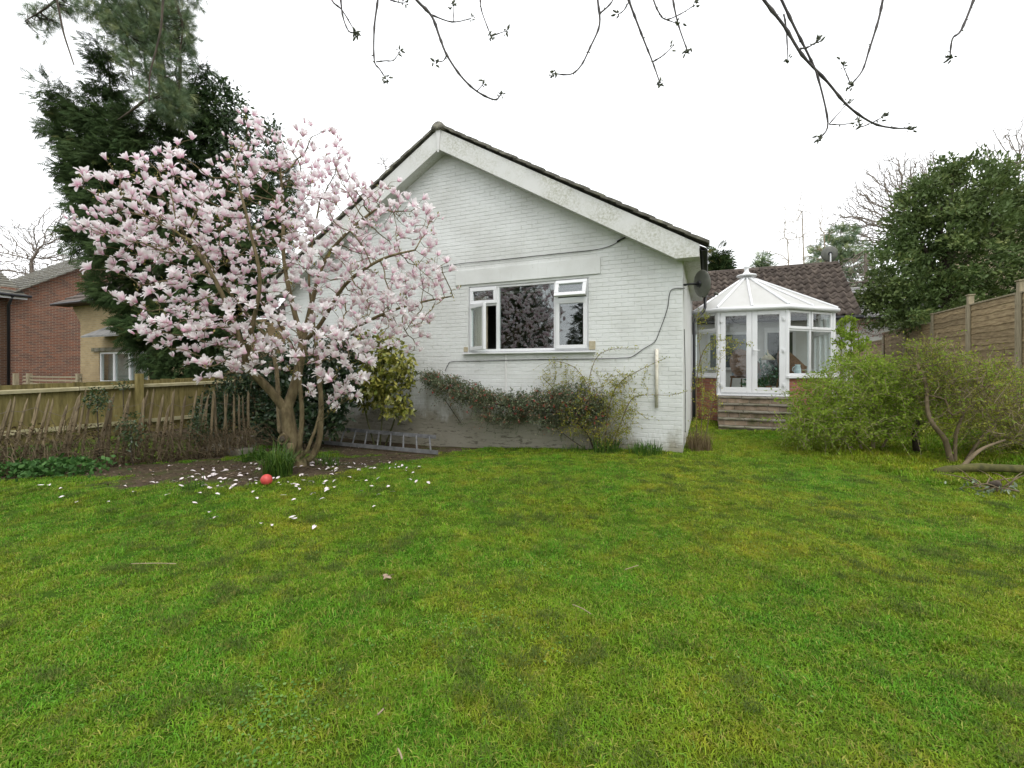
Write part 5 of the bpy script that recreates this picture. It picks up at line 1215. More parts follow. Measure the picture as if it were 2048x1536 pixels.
def leafy(t, E, n, L, nl, lsize, wood, lf, seed, up=.5, droop=-.25, r=.003, wall=False, shell=.55, name='shoots'):
    """thin shoots with leaves set along them"""
    rng = np.random.default_rng(seed); p, d, _, _ = in_ellipsoids(E, n, rng, shell)
    ok = p[:, 2] > gz(p[:, 0], p[:, 1])+.05
    if wall: ok &= (p[:, 0]*SA+p[:, 1]*CA) < 7.9
    p, d = p[ok], d[ok]; n = len(p); v = nrm(d*.7+rng.normal(size=(n, 3))*.55+np.array((0, 0, up))); l = rng.uniform(*L, n)[:, None]; g = np.array((0, 0, droop))+rng.normal(size=(n, 3))*.18
    if wall: v[:, 1] -= np.abs(v[:, 1])*.3; v = nrm(v)
    f = lambda tt: p+(v*(tt-.4)+g*tt*tt)*l
    mb = MB(); P0 = [f(k/3) for k in range(4)]
    for i in range(n): mb.tube([P0[k][i] for k in range(4)], [r, r*.85, r*.65, r*.4], 3, False)
    tag(mb.build(name, wood, t), kind='stuff')
    q, dd = [], []
    for k in range(nl):
        tt = (k+.7)/nl; tan = nrm(v+2*g*tt); q.append(f(tt)+rng.normal(size=(n, 3))*.008); dd.append(tan*.6+nrm(rng.normal(size=(n, 3)))*.8+(0, 0, .2))
    q, dd = np.concatenate(q), np.concatenate(dd); keep = rng.random(len(q)) < .9; q, dd = q[keep], dd[keep]
    return link('foliage', leafmesh('foliage', q, dd, rng.uniform(*lsize, len(q)), rng), lf, t)
leafy(sp1[0], E1, 820, (.25, .6), 17, (.034, .066), M['twig_pale'], M['lf_spir'], 202, .35); fill(sp1[0], E1, 4500, (.03, .055), M['lf_spir'], 201, .8)
leafy(sp2[0], E2, 750, (.25, .65), 9, (.022, .045), M['twig'], M['lf_spir2'], 204, .35); leafy(sp2[0], E2, 180, (.25, .6), 13, (.028, .052), M['twig'], M['lf_spir'], 214, .6, shell=.2); sprigs(sp2[0], E2, 500, (.2, .5), .0032, M['twig_pale'], 215)
# ---- plants on the white wall (house axes -> world)
def wp3(x, y, off): b = 8.0-off; a, z = Wp(x, y, b); X, Y = xy(a, b); return np.array((X, Y, z))
def wall_ell(L):
    out = []
    for x, y, rx, ry, off, ro in L:
        p = wp3(x, y, off); out.append((p[0], p[1], p[2], rx*p[1]/F, ro, ry*p[1]/F))
    return out
cr = np.random.default_rng(101)
E = wall_ell([(862, 757, 26, 18, .2, .16), (895, 772, 34, 24, .25, .18), (935, 788, 38, 28, .28, .18), (980, 802, 40, 28, .28, .18), (1030, 806, 42, 27, .28, .18), (1080, 804, 42, 27, .28, .18), (1125, 800, 38, 30, .28, .18), (1160, 800, 32, 34, .25, .16), (1195, 815, 26, 34, .25, .16), (1020, 835, 80, 10, .2, .12), (1110, 838, 50, 14, .2, .12)])
st = [[wp3(1190, 905, .12), wp3(1170, 860, .15), wp3(1120, 828, .2), wp3(1040, 818, .22), wp3(960, 800, .22), wp3(890, 770, .2)], [wp3(1180, 905, .12), wp3(1130, 870, .15), wp3(1080, 825, .2)], [wp3(890, 800, .16), wp3(905, 822, .15), wp3(924, 850, .14)]]
for s_ in st[:2]: s_[0][2] = G(s_[0][0], s_[0][1])-.03
co = shrub('cotoneaster', 'dark small leaved cotoneaster with red berries spread under the window', 'shrub', st, E, 900, .07, .09, .0025, M['bark_dark'], M['lf_coto'], 9000, (.026, .042), 102, stem_r=[.012, .010, .010], spread=.03, fol='foliage', wood='stems', ldir=(-.2, -.4, .3))
fill(co[0], E, 16000, (.030, .050), M['lf_coto'], 205, .8, wall=True, ldir=(-.2, -.5, .3)); leafy(co[0], E, 900, (.12, .34), 14, (.026, .046), M['bark_dark'], M['lf_coto'], 206, .0, -.45, .0025, True); okn = co[1][co[3] < .006]; q = np.repeat(okn[cr.choice(len(okn), 130)], 5, 0)[:330]+np.repeat(cr.normal(size=(66, 3))*.05, 5, 0)+cr.normal(size=(330, 3))*.012+(-.06, -.14, .0)
bs = MB(); ico = [(0, 0, 1), (.9, 0, .2), (-.45, .78, .2), (-.45, -.78, .2), (0, 0, -.9)]; icf = [(0, 1, 2), (0, 2, 3), (0, 3, 1), (4, 2, 1), (4, 3, 2), (4, 1, 3)]
V, Fc = scatter(np.array(ico), np.array(icf), q, np.tile(np.eye(3), (330, 1, 1)), cr.uniform(.007, .012, 330))
tag(link('berries', np_mesh('berries', V, Fc, smooth=True), mat('red_berry', (.36, .03, .03), 20, .35, 0), co[0]), kind='stuff')
# thorny yellow green climber, arching over
E = wall_ell([(1200, 800, 60, 60, .25, .2), (1165, 840, 60, 40, .25, .2), (1240, 830, 45, 60, .3, .22), (1130, 770, 50, 26, .15, .1), (1250, 760, 50, 28, .18, .12), (1215, 870, 40, 24, .3, .2), (1110, 740, 30, 30, .12, .08)])
st = [[wp3(1205, 900, .2), wp3(1195, 840, .22), wp3(1180, 780, .18), wp3(1150, 735, .12), wp3(1110, 722, .1)], [wp3(1210, 900, .22), wp3(1215, 830, .25), wp3(1235, 770, .2), wp3(1290, 735, .14), wp3(1335, 715, .1)], [wp3(1200, 900, .2), wp3(1180, 850, .2), wp3(1120, 790, .15), wp3(1085, 755, .1)],
      [wp3(1220, 900, .25), wp3(1240, 850, .3), wp3(1262, 800, .3), wp3(1290, 790, .25), wp3(1340, 790, .2), wp3(1375, 782, .15)], [wp3(1208, 895, .2), wp3(1178, 790, .2), wp3(1190, 720, .14), wp3(1225, 698, .1), wp3(1275, 697, .08)]]
for s_ in st: s_[0][2] = G(s_[0][0], s_[0][1])-.03
cro = shrub('climbing_rose', 'tangled yellow green climbing rose arching over the white wall', 'shrub', st, E, 620, .06, .075, .0022, M['twig'], M['lf_rose'], 3400, (.024, .045), 103, stem_r=[.008], spread=.025, fol='foliage', wood='stems', jit=.35)
leafy(cro[0], E, 330, (.2, .55), 9, (.024, .045), M['twig'], M['lf_rose'], 208, .3, -.3, .0026, True)
# rose round the downpipe at the side
def sp_(x, y, Y): return P(x, y, Y)
st = [[gp(1395, 890, 7.9), P(1392, 800, 7.9), P(1400, 720, 8.0), P(1430, 680, 7.9), P(1500, 690, 7.8)], [gp(1400, 890, 8.0), P(1405, 780, 8.0), P(1395, 650, 8.2)], [gp(1405, 890, 7.8), P(1425, 800, 7.7), P(1440, 720, 7.7)]]
shrub('downpipe_rose', 'sparse light green rose climbing beside the black downpipe', 'shrub', st, EP([(1405, 760, 22, 70, 7.9, .3), (1450, 690, 50, 24, 7.8, .3), (1420, 800, 30, 40, 7.8, .3), (1405, 640, 14, 30, 8.1, .2), (1400, 850, 24, 30, 7.8, .25)]), 260, .07, .09, .0024, M['twig'], M['lf_rose'], 1400, (.022, .045), 104, stem_r=[.008], spread=.03, fol='foliage', wood='stems')
# dry brown grass heap at the foot of that corner
def blades(t, name, cx, cy, n, L, rad, rng, m, spread=.5, w=.012, z0=None):
    V, Fc, R_ = [], [], []
    for i in range(n):
        an = rng.uniform(0, 6.283); r = rad*math.sqrt(rng.random()); bx, by = cx+r*math.cos(an), cy+r*math.sin(an); bz = G(bx, by)-.01
        l = L*rng.uniform(.55, 1.1); da = rng.uniform(0, 6.283); sp = spread*rng.uniform(.15, 1.1); dx, dy = math.cos(da)*.6+math.cos(an)*.6*r/max(rad, .01), math.sin(da)*.6+math.sin(an)*.6*r/max(rad, .01)
        px_, py_ = -dy, dx; nn = math.hypot(px_, py_)+1e-6; px_, py_ = px_/nn*w*.5, py_/nn*w*.5; o = len(V)
        for k in range(4):
            t_ = k/3; hx = l*sp*t_*t_; hz = l*(t_-.42*sp*t_*t_*t_*1.6); ww = (1, .95, .7, .08)[k]
            V += [(bx+dx*hx-px_*ww, by+dy*hx-py_*ww, bz+hz), (bx+dx*hx+px_*ww, by+dy*hx+py_*ww, bz+hz)]
        Fc += [(o+2*k, o+2*k+1, o+2*k+3, o+2*k+2) for k in range(3)]; R_ += [rng.random()]*8
    return link(name, np_mesh(name, np.array(V), np.array(Fc), {'rnd': R_}), m, t)
M['lf_dry'] = leafmat('dry_stem', [(0, (.10, .07, .035)), (.6, (.20, .15, .085)), (1, (.30, .23, .14))], .8, .1, .1)
pr3 = random.Random(12)
def clump(name, label, cat, x, y, n, L, rad, m, spread, w=.012, Y=None, seed=1):
    Y = Y or 7.0; p = P(x, y, Y); t = thing(name, label, cat, (0, 0, 0)); return blades(t, 'leaves', p[0], p[1], n, L, rad, random.Random(seed), m, spread, w)
clump('dry_grass', 'brown dry grass heap at the corner below the downpipe', 'grass', 1398, 890, 420, .42, .20, M['lf_dry'], .5, .006, 7.75, 3)
def wy(x, off): dx = (x-1024)/F; return (8.0-off)/(dx*SA+CA)
clump('iris_clump', 'tall strap leaved clump under the climbing rose at the wall foot', 'plant', 1212, 905, 110, .40, .22, M['lf_blade'], .75, .016, wy(1212, .3), 4)
clump('iris_clump', 'low strap leaved clump near the right corner of the wall', 'plant', 1290, 905, 150, .26, .26, M['lf_blade'], .7, .016, wy(1290, .28), 5)
clump('crocosmia_clump', 'dark green strap leaved clump at the foot of the magnolia by the ball', 'plant', 556, 955, 250, .56, .17, M['lf_blade'], 1.0, .013, 6.05, 6)
clump('bulb_clump', 'bright green low leaves left behind the magnolia trunk', 'plant', 512, 890, 90, .34, .20, M['lf_blade'], .9, .02, 7.6, 7)
clump('bulb_clump', 'small green tuft right of the magnolia stems', 'plant', 655, 935, 70, .24, .16, M['lf_blade'], .7, .010, 6.7, 8)
clump('bulb_clump', 'tiny green tuft in the soil left of the red ball', 'plant', 390, 990, 34, .20, .10, M['lf_blade'], .9, .012, 5.4, 9)
clump('bulb_clump', 'green tuft with pale stems at the edge of the wall bed', 'plant', 1150, 905, 60, .20, .25, M['lf_blade'], .7, .010, wy(1150, .2), 10)
# spotted laurel against the wall
lrng = np.random.default_rng(111)
la = thing('spotted_laurel', 'yellow green large leaved laurel against the wall right of the magnolia', 'shrub')
st = [[wp3(760, 905, .35), wp3(765, 830, .4), wp3(770, 760, .4)], [wp3(750, 905, .4), wp3(730, 820, .45), wp3(720, 740, .45)], [wp3(770, 905, .35), wp3(795, 820, .45), wp3(805, 760, .45)]]
for s_ in st: s_[0][2] = G(s_[0][0], s_[0][1])-.03
LE = E = wall_ell([(775, 765, 58, 70, .55, .30), (803, 740, 34, 46, .5, .25), (745, 715, 50, 55, .45, .28), (800, 808, 28, 34, .55, .22), (730, 775, 40, 50, .5, .28), (770, 690, 40, 24, .4, .25)])
sh = shrub('x', 'x', 'x', st, E, 260, .09, .12, .004, M['stem_green'], None, 0, seed=112, stem_r=[.02], parent=la, wood='stems')
tipn = sh[1][sh[3] < .009]; me_l = np_mesh('leaf', np.array([(x*1.35, y, z) for x, y, z in LEAF_V]), np.array(LEAF_F), {'rnd': [.5]*7})
lmats = [leafmat('laurel_leaf', [(0, c), (1, c)], .3, .12, .5) for c in ((.13, .165, .025), (.22, .24, .04), (.32, .32, .06), (.44, .41, .10))]
lmes = []
for lm in lmats: q = me_l.copy(); q.materials.append(lm); lmes.append(q)
n = 0; far_q, far_d = [], []
for i in lrng.permutation(len(tipn))[:260]:
    ax = nrm(lrng.normal(size=3)*.6+np.array((.1, -.5, .5)))
    for k in range(6):
        d = nrm(lrng.normal(size=3)+np.array((-.1, -.5, -.45))); pos_ = tipn[i]+lrng.normal(size=3)*.03
        if n < 300 and (pos_-np.array(wp3(770, 780, .3)))@np.array((SA, CA, 0)) < .02:
            o = link('leaf', lmes[int(lrng.integers(0, 4))], None, la, tuple(pos_)); R = rots(np.array([d]), lrng, up=(0, -.4, 1))[0]
            o.rotation_mode = 'QUATERNION'; o.rotation_quaternion = Matrix(R.tolist()).to_quaternion(); o.scale = (lrng.uniform(.11, .17),)*3; n += 1
        else: far_q.append(pos_); far_d.append(d)
tag(link('foliage', leafmesh('foliage', np.array(far_q), np.array(far_d), lrng.uniform(.10, .16, len(far_q)), lrng, LEAF_V, LEAF_F), M['lf_laurel'], la), kind='stuff')
fill(la, LE, 1500, (.10, .15), M['lf_laurel'], 209, .6, LEAF_V, LEAF_F, True, (-.1, -.5, -.3))
# dark evergreen shrubs behind the magnolia, left of the laurel and at the passage
def dark_shrub(name, label, L, n, sz, seed, stemx, Y, leaf='lf_dark'):
    rng = np.random.default_rng(seed); st = [[gp(stemx+dx, 890, Y), P(stemx+dx*1.6, 820, Y), P(stemx+dx*2.2, 750, Y)] for dx in (-18, 0, 16)]
    E_ = EP(L); q_ = shrub(name, label, 'shrub', st, E_, 320, .12, .15, .005, M['twig'], M[leaf], n, sz, seed, stem_r=[.018], spread=.08, fol='foliage', wood='stems', tV=LEAF_V, tF=LEAF_F)
    fill(q_[0], E_, int(n*1.2), sz, M[leaf], seed+400, .5, LEAF_V, LEAF_F); sprigs(q_[0], E_, 120, (.15, .5), .004, M['twig'], seed+500); return q_
dark_shrub('evergreen_shrub', 'dark evergreen shrub behind the magnolia stems against the white wall', [(600, 780, 70, 90, 9.3, .5), (660, 760, 60, 95, 9.1, .5), (560, 830, 50, 60, 9.3, .4), (640, 840, 60, 40, 9.0, .4)], 2600, (.09, .16), 121, 610, 9.2)
dark_shrub('yew_shrub', 'dark dense bush at the end of the stake fence by the passage', [(440, 840, 50, 40, 9.3, .5), (490, 800, 50, 60, 9.8, .5), (530, 760, 40, 50, 10.0, .5), (430, 810, 34, 34, 9.3, .4)], 3600, (.05, .10), 122, 470, 9.5)
dark_shrub('twiggy_evergreen', 'olive twiggy shrub above the left magnolia limb before the wall', [(470, 720, 40, 40, 9.8, .5), (540, 700, 70, 40, 9.6, .5), (690, 690, 60, 40, 9.0, .4), (620, 700, 50, 30, 9.2, .4)], 1200, (.04, .08), 123, 540, 9.6)
# dry brambles and ivy over the stake fence
br = thing('dry_brambles', 'tangle of dry brown stems along the stake fence', 'brambles'); rb = random.Random(14); mbs = MB()
for i in range(620):
    t = rb.random(); q = A_+dp*Lp*t; off = rb.uniform(-.12, .28); n2 = np.array((dp[1], -dp[0])); q = q+n2*off; z0 = G(*q)
    h = rb.uniform(.15, .62)*(1-.2*t)*(1 if rb.random() < .85 else 1.4); l = rb.uniform(-.5, .6); pts = [np.array((q[0], q[1], z0)), np.array((q[0]+dp[0]*l*.3, q[1]+dp[1]*l*.3, z0+h*.7)), np.array((q[0]+dp[0]*l*.8+n2[0]*.1, q[1]+dp[1]*l*.8+n2[1]*.1, z0+h)), np.array((q[0]+dp[0]*l*1.2+n2[0]*.2, q[1]+dp[1]*l*1.2+n2[1]*.2, z0+h*rb.uniform(.2, .85)))]
    mbs.tube(smooth_line(pts, 3), rb.uniform(.002, .005), 3, False)
tag(mbs.build('stems', M['twig'], br), kind='stuff')
rg = np.random.default_rng(131); t_ = rg.random(2600); q = A_+dp*Lp*t_[:, None]+np.array((dp[1], -dp[0]))*rg.uniform(-.1, .3, (2600, 1)); zz = gz(q[:, 0], q[:, 1])+rg.random(2600)**1.4*.75*(1-.2*t_)
tag(link('dead_leaves', leafmesh('dead_leaves', np.column_stack([q, zz]), rg.normal(size=(2600, 3)), rg.uniform(.03, .07, 2600), rg), leafmat('dead_leaf', [(0, (.05, .035, .02)), (.7, (.12, .085, .045)), (1, (.10, .11, .03))], .8, .1, .1), br), kind='stuff')
def ivyc(label, x, y, Y, rx, ry, n, seed, sz=(.035, .06)):
    rng = np.random.default_rng(seed); t = thing('ivy', label, 'ivy'); cloud(t, 'leaves', EP([(x, y, rx, ry, Y, .12)]), n, sz, M['lf_ivy'], rng, LEAF_V, LEAF_F, (0, -.4, -.3), .7, .5, .6, jitter=.02)
    p = P(x, y+ry, Y); MB().tube([(p[0], p[1]+.04, G(p[0], p[1])), p, P(x, y, Y)], .008, 5).build('stem', M['bark_dark'], t)
ivyc('ivy clump draped over the stakes left of the fence post', 195, 800, 6.95, 24, 26, 330, 141)
ivyc('ivy growing up the stakes right of the fence post', 262, 860, 7.1, 26, 44, 300, 142)
ivyc('ivy patch on top of the board fence behind the post', 246, 770, 8.9, 18, 10, 90, 143)
ivyc('ivy spilling at the right end of the stake fence', 395, 850, 8.0, 22, 44, 330, 144)
rg = np.random.default_rng(145); ne = thing('nettle_patch', 'fresh green nettles at the foot of the stake fence, far left', 'nettles')
c_ = P(95, 955, 6.3); n = 950; q = rg.normal(size=(n, 2))*(.36, .20)+(c_[0], c_[1]); zz = gz(q[:, 0], q[:, 1])+rg.random(n)*.22
link('leaves', leafmesh('leaves', np.column_stack([q, zz]), rg.normal(size=(n, 3))*.8+(0, -.3, .25), rg.uniform(.04, .085, n), rg, [(x*1.5, y, z) for x, y, z in LEAF_V], LEAF_F), leafmat('nettle_leaf', [(0, (.03, .085, .018)), (.6, (.055, .135, .03)), (1, (.09, .19, .05))], .6, .2, .2), ne)

# ================================================================== THINGS ON THE GROUND
# ladder
ld = thing('ladder', 'dull aluminium ladder lying on the soil against the wall', 'ladder')
A1, B1_ = wp3(876, 893, .88), wp3(560, 893, .92); A2, B2 = wp3(872, 893, .50), wp3(575, 893, .52)
for q, h in ((A1, .05), (B1_, .08), (A2, .27), (B2, .33)): q[2] = G(q[0], q[1])+h
for s_, e_ in ((A1, B1_), (A2, B2)):
    dv = nrm(e_-s_); MB().hexa([s_+(0, -.013, -.035), e_+(0, -.013, -.035), e_+(0, .013, -.035), s_+(0, .013, -.035), s_+(0, -.013, .035), e_+(0, -.013, .035), e_+(0, .013, .035), s_+(0, .013, .035)]).build('rail', M['alu'], ld)
for k in range(13):
    t = (k+.5)/13; MB().tube([A1+(B1_-A1)*t, A2+(B2-A2)*t], .016, 7).build('rung', M['alu'], ld)
# ball
p = P(533, 979, 5.6); MBb = MB(); n_ = 10; R_ = .068
MBb.lathe([(max(.002, R_*math.sin(math.pi*k/14)), -R_*math.cos(math.pi*k/14)) for k in range(15)], 22)
ball = thing('ball', 'small red ball in the grass before the magnolia', 'ball', (p[0], p[1], G(p[0], p[1])+R_*.92))
MBb.build('shell', M['ball'], ball, True)
MB().lathe([(R_*.999, -.0025), (R_*1.012, -.001), (R_*1.012, .001), (R_*.999, .0025)], 24).build('seam', M['ball'], ball, True, rot=(.5, .4, 0))
# stone steps in the passage
ps = thing('passage_step', 'low stone step at the passage beside the house', 'step')
for k, (x, y, Y) in enumerate(((455, 893, 8.6), (462, 872, 9.3))):
    p = P(x, y, Y); MB().box(-.55, .55, -.16, .16, -.1, .10+.12*k).build('slab', M['concrete'], ps, loc=(p[0], p[1], G(p[0], p[1])), rot=(0, 0, RZ), bevel=.01)
# logs and cut branches at the right edge
lg = thing('mossy_log', 'mossy fallen log under the right hand shrub', 'log')
MB().tube(smooth_line([gp(1870, 940, 6.1)+(0, 0, .06), gp(1930, 945, 6.0)+(0, 0, .14), gp(2000, 950, 5.9)+(0, 0, .16), gp(2080, 960, 5.8)+(0, 0, .12)], 4), [.05, .055, .06, .05, .05, .055, .06, .05, .05, .05, .055, .05, .045], 9).build('stem', mat('mossy_bark', [(.3, (.05, .05, .018)), (.6, (.10, .095, .03)), (.8, (.16, .12, .07))], 14, .95, .6), lg, True)
MB().tube(smooth_line([gp(1920, 940, 6.0)+(0, 0, .12), P(1960, 900, 6.1), P(2010, 880, 6.2)], 4), list(np.linspace(.03, .012, 9)), 7).build('limb', M['twig'], lg, True)
bpile = thing('branch_pile', 'heap of cut pale twigs with leaves at the right edge of the lawn', 'branches'); rb = random.Random(17)
c_ = gp(1990, 985, 5.35)
for k in range(15):
    an = rb.uniform(-.5, 3.6); l = rb.uniform(.15, .5); s_ = c_+np.array((rb.uniform(-.12, .2), rb.uniform(-.1, .15), rb.uniform(.02, .08)))
    e_ = s_+np.array((math.cos(an)*l, math.sin(an)*l*.5, rb.uniform(-.02, .2))); MB().tube(smooth_line([s_, (s_+e_)/2+np.array((0, 0, .04)), e_], 3), list(np.linspace(rb.uniform(.006, .014), .003, 7)), 5).build('twig', M['twig'], bpile, True)
MB().lathe([(.03, -.05), (.04, -.02), (.042, .03), (.03, .05)], 10).build('cut_end', M['bark_dark'], bpile, True, loc=tuple(c_+(.0, .0, .10)), rot=(1.2, .3, .4))
rg = np.random.default_rng(151); q = c_+rg.normal(size=(60, 3))*(.15, .1, .03)+(-.15, -.05, .05)
link('leaves', leafmesh('leaves', q, rg.normal(size=(60, 3)), rg.uniform(.05, .08, 60), rg, LEAF_V, LEAF_F), leafmat('grey_leaf', [(0, (.10, .14, .08)), (1, (.22, .26, .18))], .5, .1), bpile)
# dead leaf and twigs on the lawn
dl = thing('dead_leaf', 'curled pale brown dead leaf on the middle of the lawn', 'leaf'); p = P(773, 1153, 3.2); 
n = 7; vs = [(0, 0, .012)]+[(.042*math.cos(2*math.pi*k/14)*(1 if k % 2 else .55), .03*math.sin(2*math.pi*k/14)*(1 if k % 2 else .55), .012+.010*math.sin(k*1.9)) for k in range(14)]
MB().add(vs, [(0, k+1, (k+1) % 14+1) for k in range(14)]).build('blade', mat('dead_leaf_brown', [(.3, (.22, .15, .10)), (.7, (.40, .31, .24))], 30, .8, .2), dl, loc=(p[0], p[1], G(p[0], p[1])+.03), rot=(.25, .2, .4))
MB().tube([(.0, 0, .012), (.03, .01, .016), (.05, .02, .014)], .0015, 4).build('stalk', M['twig'], dl, loc=(p[0], p[1], G(p[0], p[1])+.03))
for k, (pts, Y, lab) in enumerate((([(262, 1131), (310, 1128), (352, 1127)], 3.45, 'long thin dry twig lying on the left of the lawn'), ([(1145, 1211), (1165, 1220), (1182, 1232)], 2.9, 'short dry twig on the lawn below the window'), ([(1250, 1140), (1263, 1136), (1277, 1132)], 3.4, 'short dry twig on the lawn below the wall corner'),
                               ([(796, 1495), (801, 1505), (804, 1515)], 1.78, 'small dry stick near the lower edge of the lawn'), ([(755, 1428), (762, 1422), (767, 1417)], 1.98, 'small pale wood chip low on the lawn'))):
    t = thing('twig', lab, 'twig', group='dry twigs lying on the lawn'); q = []
    for x, y in pts: p = P(x, y, Y*(1+0.0)); yy = (CAMH-.05)*F/(y-HZ); p = P(x, y, yy); q.append((p[0], p[1], G(p[0], p[1])+.045))
    MB().tube(smooth_line(q, 3), .004 if k > 2 else .003, 5).build('stick', M['twig_pale'], t, True)
# fallen petals
frg = np.random.default_rng(161)
def pet(seed):
    r = random.Random(seed); L, w = .075, .042; vs = []
    cu = r.uniform(.15, .5)
    for i in range(4):
        t = i/3; wd = w*math.sin(math.pi*(.12+.80*t)); z = cu*.03*math.sin(t*3)+r.uniform(0, .006)
        vs += [(-wd/2, t*L, z+.012*r.random()), (0, t*L, z), (wd/2, t*L, z+.012*r.random())]
    return MB().add(vs, [(i*3+k, i*3+k+1, (i+1)*3+k+1, (i+1)*3+k) for i in range(3) for k in range(2)]).mesh('fallen_petal', True)
pm = [pet(i) for i in range(6)]
for m_ in pm: m_.materials.append(M['petal_fallen'])
spots = []
for (x, y, sx, sy, n) in ((455, 948, 55, 16, 72), (620, 968, 70, 12, 28), (690, 930, 40, 10, 40), (540, 992, 80, 16, 10), (800, 930, 50, 14, 16), (430, 1010, 60, 20, 6), (250, 960, 60, 20, 9), (780, 962, 45, 10, 7)):
    for _ in range(n): spots.append((frg.normal(x, sx), frg.normal(y, sy)))
spots += [(422, 1017), (630, 1038), (220, 997), (543, 1040), (652, 992), (572, 985), (395, 983), (745, 1006), (118, 990), (100, 968), (88, 966)]
for x, y in spots:
    y = min(max(y, 912), 1060); Yg = (CAMH-.12)*F/(y-HZ); X = (x-1024)/F*Yg
    o = link('fallen_petal', pm[int(frg.integers(0, 6))], None, None, (X, Yg, G(X, Yg)+.015+.02*(1-float(soil(np.array(X), np.array(Yg))))))
    o.rotation_euler = (frg.uniform(-.35, .35), frg.uniform(-.5, .5), frg.uniform(0, 6.28)); o.scale = (frg.uniform(.55, .95),)*3
    where = 'on the bare soil left of the magnolia trunk' if (x < 575 and y < 985) else 'on the soil and turf right of the magnolia trunk' if y < 985 else 'on the lawn in front of the magnolia'
    tag(o, 'white magnolia petal fallen '+where, 'petal', 'petals '+where)

# ================================================================== CHERRY BRANCHES OVERHEAD
ct = thing('cherry_tree', 'budding cherry branches hanging in from above the camera', 'tree')
CY = 3.4
def zc(x, y): return (600+x/1.414, y/1.414)
BR = [([(80, -60), (90, 0), (120, 30), (157, 92)], 3.6), ([(108, -60), (115, 0), (122, 50), (138, 88), (155, 92)], 3.6), ([(225, -60), (220, 0), (210, 80), (210, 170), (225, 195), (243, 222)], 4.0), ([(215, 175), (240, 172), (265, 170), (283, 143)], 2.2),
      ([(300, -50), (330, 0), (372, 45), (395, 105), (415, 155), (455, 215), (500, 258), (550, 282), (567, 268)], 5.5), ([(372, 42), (430, 62), (485, 52)], 2.6), ([(435, 60), (434, 18)], 2), ([(415, 155), (405, 172), (385, 175)], 2.4), ([(500, 258), (518, 238)], 2),
      ([(505, -60), (510, 0), (515, 35), (540, 102)], 3.2), ([(540, 102), (582, 88)], 2), ([(838, -60), (842, 0), (847, 70), (820, 135), (795, 185), (765, 210), (718, 208)], 4.2), ([(848, 38), (882, 5), (895, -40)], 3), ([(915, -60), (930, 0), (950, 55), (975, 120), (997, 175), (1018, 235)], 4.4), ([(997, 175), (1025, 158), (1050, 135)], 2.6), ([(930, 5), (915, 30), (900, 40)], 2.4),
      ([(985, -60), (1000, 0), (1015, 35), (1035, 55), (1075, 40), (1115, 15)], 3), ([(1035, 55), (1070, 68)], 2), ([(1050, -60), (1055, 0), (1070, 70), (1095, 142)], 3.8), ([(1265, -70), (1312, 0), (1370, 75), (1420, 155), (1490, 230), (1550, 300), (1620, 348), (1680, 362), (1725, 362)], 5.6), ([(1330, -70), (1362, 0), (1400, 80), (1440, 160), (1465, 220), (1493, 348), (1470, 390)], 5), ([(1497, 350), (1550, 290)], 2), ([(1497, 352), (1535, 352), (1575, 345)], 2),
      ([(1368, 40), (1375, 80), (1380, 170)], 3), ([(1415, 138), (1440, 132), (1465, 115)], 3.4), ([(1610, 350), (1590, 358), (1580, 355)], 2.2), ([(1620, 346), (1650, 330)], 2.2), ([(1660, -70), (1648, 0), (1635, 60), (1610, 140), (1590, 200), (1557, 240)], 4.6), ([(1557, 240), (1548, 215), (1535, 185)], 2), ([(1930, -70), (1905, 0), (1870, 85), (1845, 110), (1838, 165)], 5), ([(255, 0), (285, 8), (298, 8)], 2.2)]
ebud = [(0, 0, 0), (.22, .3, .0), (-.11, .3, .19), (-.11, .3, -.19), (.16, .7, 0), (-.08, .7, .14), (-.08, .7, -.14), (0, 1, 0)]
ebf = [(0, 2, 1), (0, 3, 2), (0, 1, 3), (1, 2, 5), (1, 5, 4), (2, 3, 6), (2, 6, 5), (3, 1, 4), (3, 4, 6), (4, 5, 7), (5, 6, 7), (6, 4, 7)]
bq, bd, bsz = [], [], []; crg = np.random.default_rng(171)
for bi_, (l, wpx) in enumerate(BR):
    Yb = CY+.35*math.sin(bi_//3*2.1)
    pts = smooth_line([P(*zc(x, y), Yb) for x, y in l], 5); n = len(pts); w0 = wpx*.55*Yb/F
    rr = [w0*(1-.6*i/n)*(1+.45*((i*7+bi_) % 4 == 0)) for i in range(n)]
    MB().tube(pts, rr, 6).build('branch', M['cherry'], ct, True)
    for i in range(2, n-1, 2):
        if crg.random() < .55:
            for _ in range(int(crg.integers(1, 3))): bq.append(pts[i]); bd.append(crg.normal(size=3)+(0, 0, -.1)); bsz.append(crg.uniform(.010, .024))
    nb = 13 if wpx > 3 else 7
    for _ in range(nb): bq.append(pts[-1]+crg.normal(size=3)*.012); bd.append(crg.normal(size=3)+nrm(np.array(pts[-1]-pts[-3]))*.6); bsz.append(crg.uniform(.02, .044))
V, Fc = scatter(np.array(ebud), np.array(ebf), np.array(bq), rots(np.array(bd), crg), np.array(bsz))
tag(link('buds', np_mesh('buds', V, Fc, smooth=True), M['bud'], ct), kind='stuff')
